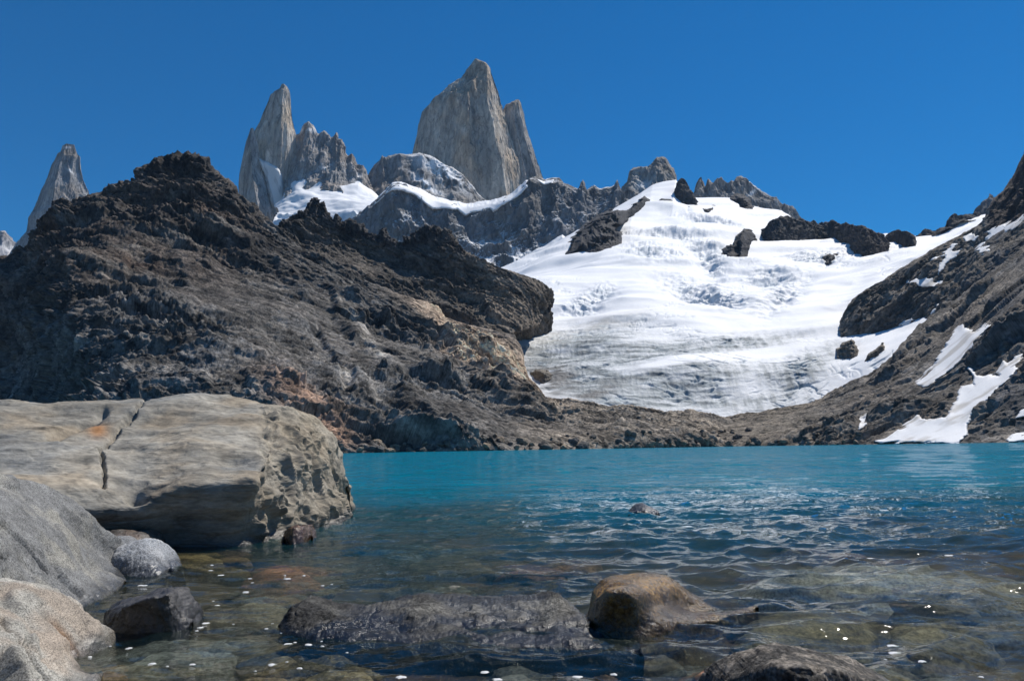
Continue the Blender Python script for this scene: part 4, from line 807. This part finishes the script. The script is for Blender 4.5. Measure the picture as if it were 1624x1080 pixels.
tip = [(1000, 816, 1001, 812, 0.1, 1003, 808, 0.2), (1010, 817, 1011, 808, 0.15, 1013, 801, 0.4), (1024, 817, 1024, 807, 0.15, 1024, 800, 0.4), (1036, 816, 1036, 809, 0.15, 1034, 805, 0.3), (1044, 815, 1044, 812, 0.1, 1043, 810, 0.2)]
o = boulder('boulder', tip, M_BLK, stone_disp(0.3, 0.03, 491), flatcol((0.05, 0.05, 0.05), (0.07, 0.065, 0.06), 0.3, 492), 120, 80); tag(o, 'tiny dark rock tip breaking the surface far out on the lake', 'boulder')
cr = [(450, 858, 451, 850, 0.02, 453, 842, 0.06), (462, 862, 463, 848, 0.04, 465, 836, 0.12), (480, 860, 481, 846, 0.05, 482, 834, 0.15), (494, 854, 494, 846, 0.04, 494, 838, 0.1)]
o = boulder('boulder', cr, M_WET, stone_disp(0.2, 0.03, 495), flatcol((0.12, 0.07, 0.045), (0.16, 0.10, 0.06), 0.2, 496), 100, 80); tag(o, 'small glistening brown stone at the right foot of the huge pale boulder', 'boulder')

# ------------------------------------------------------------------ stones under the water
def ico_sphere(n):
    g = np.linspace(-1, 1, n); a, b = np.meshgrid(g, g); o = np.ones_like(a); V, Fc = [], []
    for k, (x, y, z) in enumerate([(a, b, o), (-a, b, -o), (o, b, -a), (-o, b, a), (a, o, -b), (a, -o, b)]):
        v = np.stack([x.ravel(), y.ravel(), z.ravel()], 1); V.append(v / np.linalg.norm(v, axis=1)[:, None]); Fc.append(grid_faces(n, n) + k * n * n)
    V = np.vstack(V); Fc = np.vstack(Fc); key = np.round(V * 1e4).astype(np.int64); _, i, inv = np.unique(key, axis=0, return_index=True, return_inverse=True)
    return V[i], inv.ravel()[Fc]
SV, SF = ico_sphere(22)
M_SUB = rock_mat('submerged_stone', 8.0, 0.02, 0.55, 1.4, rough=0.6, speck=40.0)
def substone(px, py, top, sx, sy, sz, col, label, seed, rot=0.0, group=None):
    D = float(wl(px, py, top)); c = pt(px, py, D); r = np.random.default_rng(seed)
    nrm = r.normal(size=(9, 3)); nrm /= np.linalg.norm(nrm, axis=1)[:, None]
    rad = np.ones(len(SV))
    for n in nrm:
        dd = SV @ n; lim = 0.78 / np.maximum(dd, 1e-3); rad = np.where(dd > 0.5, np.minimum(rad, lim), rad)
    V = SV * (rad * (1 + 0.10 * fbm(SV * 1.5 + seed, 3, seed) + 0.04 * fbm(SV * 6 + seed, 2, seed)))[:, None] * np.array([sx, sy, sz])
    cr_, sr = math.cos(rot), math.sin(rot); V = V @ np.array([[cr_, sr, 0], [-sr, cr_, 0], [0, 0, 1]])
    V[:, 2] += -V[:, 2].max()
    o = mesh_obj('submerged_stone', V, SF, M_SUB, np.array(col) * 1.15 * (1 + 0.4 * fbm(V * 6, 3, seed))[:, None]); o.location = c
    return tag(o, label, 'stone', group)
for k, a in enumerate([
  (450, 905, -0.03, 0.42, 0.35, 0.25, (0.34, 0.15, 0.07), 'rust orange stone under the shallow water near the huge boulder'),
  (285, 1030, -0.02, 0.5, 0.28, 0.25, (0.24, 0.25, 0.245), 'flat grey slab just under the water beside the black angular stone'),
  (165, 1066, -0.02, 0.14, 0.14, 0.15, (0.24, 0.155, 0.08), 'round brown stone under water next to the cream boulder'),
  (1120, 1062, -0.03, 0.16, 0.14, 0.15, (0.28, 0.14, 0.085), 'reddish stone under water between the slab and the lower speckled boulder'),
  (420, 1074, -0.03, 0.24, 0.12, 0.15, (0.26, 0.19, 0.10), 'ochre stone under water at the bottom edge left of centre'),
  (560, 1068, -0.03, 0.16, 0.1, 0.12, (0.25, 0.20, 0.12), 'tan stone under water below the long slab'),
  (1280, 985, -0.03, 0.52, 0.3, 0.2, (0.19, 0.16, 0.10), 'olive stone under water right of the wet brown boulder'),
  (1370, 905, -0.015, 1.0, 0.7, 0.3, (0.40, 0.38, 0.33), 'broad pale slab under thin rippled water on the right'),
  (1540, 920, -0.03, 0.7, 0.4, 0.25, (0.30, 0.27, 0.22), 'grey brown slab under water near the right picture edge'),
  (1480, 1000, -0.05, 0.4, 0.25, 0.2, (0.20, 0.17, 0.115), 'brown slab under water in front of the grey brown slab'),
  (300, 880, -0.02, 0.7, 0.25, 0.2, (0.26, 0.19, 0.085), 'long ochre stone under water at the shaded foot of the huge boulder'),
  (690, 930, -0.02, 0.4, 0.25, 0.2, (0.16, 0.15, 0.12), 'grey green stone under water behind the long slab'),
  (400, 955, -0.04, 0.35, 0.22, 0.2, (0.24, 0.21, 0.15), 'sandy stone under water left of the long slab'),
  (720, 880, -0.08, 0.6, 0.35, 0.25, (0.22, 0.17, 0.10), 'wide tan stone under water out in front of the huge boulder'),
  (620, 870, -0.06, 0.5, 0.3, 0.25, (0.13, 0.13, 0.11), 'dark grey stone under water off the right end of the huge boulder'),
  (840, 905, -0.05, 0.35, 0.25, 0.2, (0.24, 0.12, 0.07), 'small red brown stone under water behind the middle of the slab')]):
    substone(*a[:6], a[6], a[7], 700 + k, rot=0.4 * math.sin(k * 2.3))
rs = np.random.default_rng(12); nst = 0
protos = []
while nst < 70:
    px, py = rs.uniform(60, 1624), 860 + 230 * rs.random() ** 0.8
    top = -rs.uniform(0.04, 0.16); D = float(wl(px, py, top)); c = pt(px, py, D); bz = float(bed_z(c[None])[0])
    if bz > top - 0.02: top = bz + 0.05
    s = rs.uniform(0.05, 0.2) * (0.6 + D / 10)
    pal = [(0.17, 0.14, 0.09), (0.12, 0.12, 0.11), (0.22, 0.18, 0.11), (0.2, 0.12, 0.07), (0.19, 0.19, 0.18)][nst % 5]
    if nst < 15:
        o = substone(px, py, min(top, -0.03), s * 1.4, s, s * 0.7, pal, 'rounded cobble among many on the bed of the clear shallows', 800 + nst, rs.uniform(0, 3), 'cobbles under the shallow water')
        protos.append(o)
    else:
        o = protos[nst % 15].copy(); scene.collection.objects.link(o); o.location = pt(px, py, float(wl(px, py, min(top, -0.03)))); o.rotation_euler = (0, 0, rs.uniform(0, 6)); k = rs.uniform(0.6, 1.2); o.scale = (k, k, k * 0.8)
    nst += 1

# boulders along the far shore
rs = np.random.default_rng(31); pro = []
for k in range(150):
    px = rs.uniform(560, 1390); py = float(hz(px)) - 26 * rs.random() ** 2.2 + 1.0
    D = float(sample('mountain+front', np.array([[px]]), np.array([[py]]), False)[0, 0]); c = pt(px, py, D - 0.5)
    if c[2] < 0: c = pt(px, float(hz(px)), D)
    r = rs.uniform(0.7, 3.0) * (1 if rs.random() < 0.85 else 1.8)
    if k < 12:
        n = rs.normal(size=(14, 3)); n /= np.linalg.norm(n, axis=1)[:, None]; rad = np.ones(len(SV))
        for v in n:
            dd = SV @ v; rad = np.where(dd > 0.4, np.minimum(rad, 0.66 / np.maximum(dd, 1e-3)), rad)
        V = SV * rad[:, None] * np.array([1.3, 1, 0.9]) * (1 + 0.08 * fbm(SV * 3 + k, 3, k))[:, None]
        pal = [(0.10, 0.095, 0.09), (0.22, 0.185, 0.145), (0.15, 0.135, 0.115), (0.28, 0.22, 0.16)][k % 4]
        o = mesh_obj('shore_boulder', V, SF, M_ROCK, np.tile(np.array(pal), (len(V), 1))); pro.append(o)
        tag(o, 'small angular boulder lying among many along the far shore', 'boulder', 'boulders strewn along the far shore')
    else:
        o = pro[k % 12].copy(); scene.collection.objects.link(o)
    o.location = c; o.scale = (r, r, r); o.rotation_euler = (rs.uniform(-.3, .3), rs.uniform(-.3, .3), rs.uniform(0, 6))

# ------------------------------------------------------------------ water
m, t, b = nodes('lake_water'); L = t.links.new; t.nodes.remove(b)
outn = [n for n in t.nodes if n.type == 'OUTPUT_MATERIAL'][0]
g = N(t, 'ShaderNodeNewGeometry'); mp = N(t, 'ShaderNodeMapping'); mp.inputs['Scale'].default_value = (0.7, 1.5, 1); L(g.outputs['Position'], mp.inputs[0])
n1 = N(t, 'ShaderNodeTexNoise', Scale=2.6, Detail=5.0, Roughness=0.6); L(mp.outputs[0], n1.inputs['Vector'])
n2 = N(t, 'ShaderNodeTexNoise', Scale=0.6, Detail=3.0, Roughness=0.5); L(mp.outputs[0], n2.inputs['Vector'])
ca = N(t, 'ShaderNodeAttribute', attribute_name='chop')
def slope(src, k):              # noise vector -> surface slope, the same at every distance
    v = N(t, 'ShaderNodeVectorMath', operation='SUBTRACT'); L(src, v.inputs[0]); v.inputs[1].default_value = (0.5, 0.5, 0.5)
    w = N(t, 'ShaderNodeVectorMath', operation='MULTIPLY'); L(v.outputs[0], w.inputs[0]); w.inputs[1].default_value = (k * 0.75, k, 0)
    return w.outputs[0]
va = N(t, 'ShaderNodeVectorMath', operation='ADD'); n3 = N(t, 'ShaderNodeTexNoise', Scale=14.0, Detail=3.0, Roughness=0.6); L(mp.outputs[0], n3.inputs['Vector'])
vb = N(t, 'ShaderNodeVectorMath', operation='ADD'); L(slope(n1.outputs['Color'], 1.2), vb.inputs[0]); L(slope(n3.outputs['Color'], 1.8), vb.inputs[1])
m4 = N(t, 'ShaderNodeMapping'); m4.inputs['Scale'].default_value = (1.0, 0.16, 1); L(g.outputs['Position'], m4.inputs[0])
n4 = N(t, 'ShaderNodeTexNoise', Scale=1.1, Detail=3.0, Roughness=0.6); L(m4.outputs[0], n4.inputs['Vector'])
fa = N(t, 'ShaderNodeAttribute', attribute_name='far'); v4 = N(t, 'ShaderNodeVectorMath', operation='SCALE'); L(slope(n4.outputs['Color'], 1.5), v4.inputs[0]); L(fa.outputs['Fac'], v4.inputs['Scale'])
vc = N(t, 'ShaderNodeVectorMath', operation='ADD'); L(v4.outputs[0], vc.inputs[0]); L(slope(n2.outputs['Color'], 1.2), vc.inputs[1])
L(vb.outputs[0], va.inputs[0]); L(vc.outputs[0], va.inputs[1])
vs = N(t, 'ShaderNodeVectorMath', operation='SCALE'); L(va.outputs[0], vs.inputs[0]); L(ca.outputs['Fac'], vs.inputs['Scale'])
vn = N(t, 'ShaderNodeVectorMath', operation='ADD'); L(g.outputs['Normal'], vn.inputs[0]); L(vs.outputs[0], vn.inputs[1])
bp = N(t, 'ShaderNodeVectorMath', operation='NORMALIZE'); L(vn.outputs[0], bp.inputs[0])
fr = N(t, 'ShaderNodeFresnel', IOR=1.333); L(bp.outputs[0], fr.inputs['Normal'])
gl = N(t, 'ShaderNodeBsdfGlossy', Roughness=0.035); gl.inputs['Color'].default_value = (1, 1, 1, 1); L(bp.outputs[0], gl.inputs['Normal'])
tr = N(t, 'ShaderNodeBsdfTransparent'); tr.inputs['Color'].default_value = (0.80, 0.83, 0.76, 1)
df = N(t, 'ShaderNodeBsdfDiffuse'); L(bp.outputs[0], df.inputs['Normal'])
ta = N(t, 'ShaderNodeAttribute', attribute_name='turbid')
cr_ = N(t, 'ShaderNodeMix', data_type='RGBA'); L(ta.outputs['Fac'], cr_.inputs[0]); cr_.inputs[6].default_value = (0.012, 0.058, 0.068, 1); cr_.inputs[7].default_value = (0.0005, 0.14, 0.215, 1)
L(cr_.outputs[2], df.inputs['Color'])
rf = N(t, 'ShaderNodeBsdfRefraction', IOR=1.2, Roughness=0.0); rf.inputs['Color'].default_value = (0.80, 0.83, 0.76, 1); L(bp.outputs[0], rf.inputs['Normal'])
mr = N(t, 'ShaderNodeMixShader'); mr.inputs[0].default_value = 0.45; L(tr.outputs[0], mr.inputs[1]); L(rf.outputs[0], mr.inputs[2])
mx = N(t, 'ShaderNodeMixShader'); L(ta.outputs['Fac'], mx.inputs[0]); L(mr.outputs[0], mx.inputs[1]); L(df.outputs[0], mx.inputs[2])
mx2 = N(t, 'ShaderNodeMixShader'); L(mul(t, fr.outputs[0], 0.75), mx2.inputs[0]); L(mx.outputs[0], mx2.inputs[1]); L(gl.outputs[0], mx2.inputs[2])
L(mx2.outputs[0], outn.inputs['Surface'])
def wave_z(p):
    y = np.hypot(p[:, 0], p[:, 1]); x = p[:, 0]
    q = p * np.array([1.0, 1.5, 0]) + np.stack([0.25 * fbm(p / 2.5, 2, 900), 0.2 * fbm(p / 2.1, 2, 901), np.zeros(len(p))], 1)
    sp = 2.2 * y * y / F                            # row spacing at that distance
    fade = lambda wv: sstep(wv * 0.9, wv * 0.3, sp)
    calm = 0.35 + 0.65 * sstep(-3.0, 1.5, x - 0.10 * y + 0.4)
    z = 0.050 * fbm(q / 2.4, 2, 902) * fade(2.6) + 0.046 * ridged(q / 0.95, 2, 904) * fade(1.0) + 0.026 * fbm(q / 0.42, 2, 906) * fade(.45) + 0.006 * fbm(q / 0.14, 2, 908) * fade(.14)
    z = z + 0.12 * fbm(q / 9, 2, 910) * sstep(20, 60, y) * sstep(400, 120, y)
    return z * calm * sstep(1.0, 4, y)
def water_attr(p):
    bz = bed_z(p); y = p[:, 1]; n = fbm(p / 3.0, 3, 915)
    graz = np.hypot(p[:, 0], p[:, 1]) / 8
    tau = np.clip(-bz, 0, None) * (1 + 0.25 * n) * 0.62
    turb = 1 - np.exp(-np.clip(tau - 0.11, 0, None) * 2.3)
    return {'turbid': np.clip(turb, 0.07, 0.97), 'far': sstep(12, 40, y), 'chop': 0.30 + 0.95 * sstep(6, 24, y)}
vv = np.linspace(0, 1, 760)
def ws(v):
    py = 1400 - (1400 - 712.5) * np.clip(v / 0.93, 0, 1); d = 1218 * 1.03 / np.maximum(py - 711.2, 1.2) * 0.97
    return np.where(v < 0.93, np.minimum(d, 330), 330 + (v - 0.93) / 0.07 * 420) + 0.0
wy = ws(vv); wy = np.maximum.accumulate(wy); wy = wy + np.arange(len(wy)) * 1e-4; wy = np.r_[np.linspace(-14, wy[0] - 0.1, 40), wy]
o = sheet('water', 1000, len(wy), lambda y: 5 + np.abs(y) * 0.95, lambda v: wy, wave_z, m, None, water_attr); tag(o, kind='structure')
# foam flecks drifting on the shallows
M_FOAM = snow_mat('foam', 60.0, 0.01)
FO = [(237, 912), (224, 928), (230, 928), (336, 897), (334, 903), (350, 909), (396, 915), (400, 923), (390, 935), (452, 908), (482, 910), (512, 927), (526, 926), (345, 960), (338, 953), (326, 985), (370, 988), (432, 992), (422, 1001), (446, 1007), (457, 1029), (468, 1021), (510, 1023), (511, 1033), (488, 1034), (550, 1040), (635, 1072), (432, 1056), (455, 1056), (475, 1067), (405, 1062), (205, 1029), (242, 1055), (265, 1059), (213, 1006), (240, 996), (175, 1024), (142, 1043), (318, 996), (312, 1002), (305, 1050), (768, 1064), (788, 1068), (762, 1075), (712, 953), (700, 941), (885, 973), (915, 1066), (973, 1062), (1404, 1046), (1462, 1049), (1460, 1072), (1415, 1017), (1418, 1033), (1505, 882), (1558, 895), (1380, 884), (1555, 1060), (660, 948), (455, 915)]
rs = np.random.default_rng(5)
for k, (px, py) in enumerate(FO):
    n = 14; r = (0.005 + 0.014 * rs.random() ** 2) * (0.6 + wl(px, py) / 8); a = np.linspace(0, 2 * math.pi, n, endpoint=False); rr = r * (1 + 0.25 * rs.normal(size=n).clip(-1, 1))
    c = pt(px, py, float(wl(px, py))); zz = float(wave_z(np.array([[c[0], c[1], 0.0]]))[0])
    ring = np.stack([rr * np.cos(a) * 1.3, rr * np.sin(a), np.full(n, -0.003)], 1); mid = ring * 0.7; mid[:, 2] = 0.001
    V = np.vstack([ring, mid, [[0, 0, 0.0015]]]); f = []
    for i in range(n):
        j = (i + 1) % n; f += [(i, j, n + j), (i, n + j, n + i), (n + i, n + j, 2 * n)]
    o = mesh_obj('foam_fleck', V, np.array(f), M_FOAM, np.tile(np.array([0.62, 0.62, 0.62]), (len(V), 1)), {'ice': np.zeros(len(V))}); o.location = (c[0], c[1], zz + 0.001)
    tag(o, 'small white foam fleck drifting on the near water', 'foam', 'foam flecks on the near water')
bx = [(-9000, -5500, -60), (9000, 9000, 2600)]
V = np.array([(bx[i][0], bx[j][1], bx[k][2]) for i in (0, 1) for j in (0, 1) for k in (0, 1)])
hm = bpy.data.materials.new('air'); hm.use_nodes = True; hm.node_tree.nodes.remove(hm.node_tree.nodes['Principled BSDF'])
pv = hm.node_tree.nodes.new('ShaderNodeVolumePrincipled'); pv.inputs['Color'].default_value = (0.42, 0.66, 1.0, 1); pv.inputs['Density'].default_value = 2.1e-5
hm.node_tree.links.new(pv.outputs[0], [n for n in hm.node_tree.nodes if n.type == 'OUTPUT_MATERIAL'][0].inputs['Volume'])
o = mesh_obj('haze', V, np.array([(0, 1, 3, 2), (4, 6, 7, 5), (0, 4, 5, 1), (2, 3, 7, 6), (0, 2, 6, 4), (1, 5, 7, 3)]), hm, smooth=False); tag(o, kind='stuff')
scene.cycles.volume_bounces = 0
print('built', round(time.time() - T0, 1))
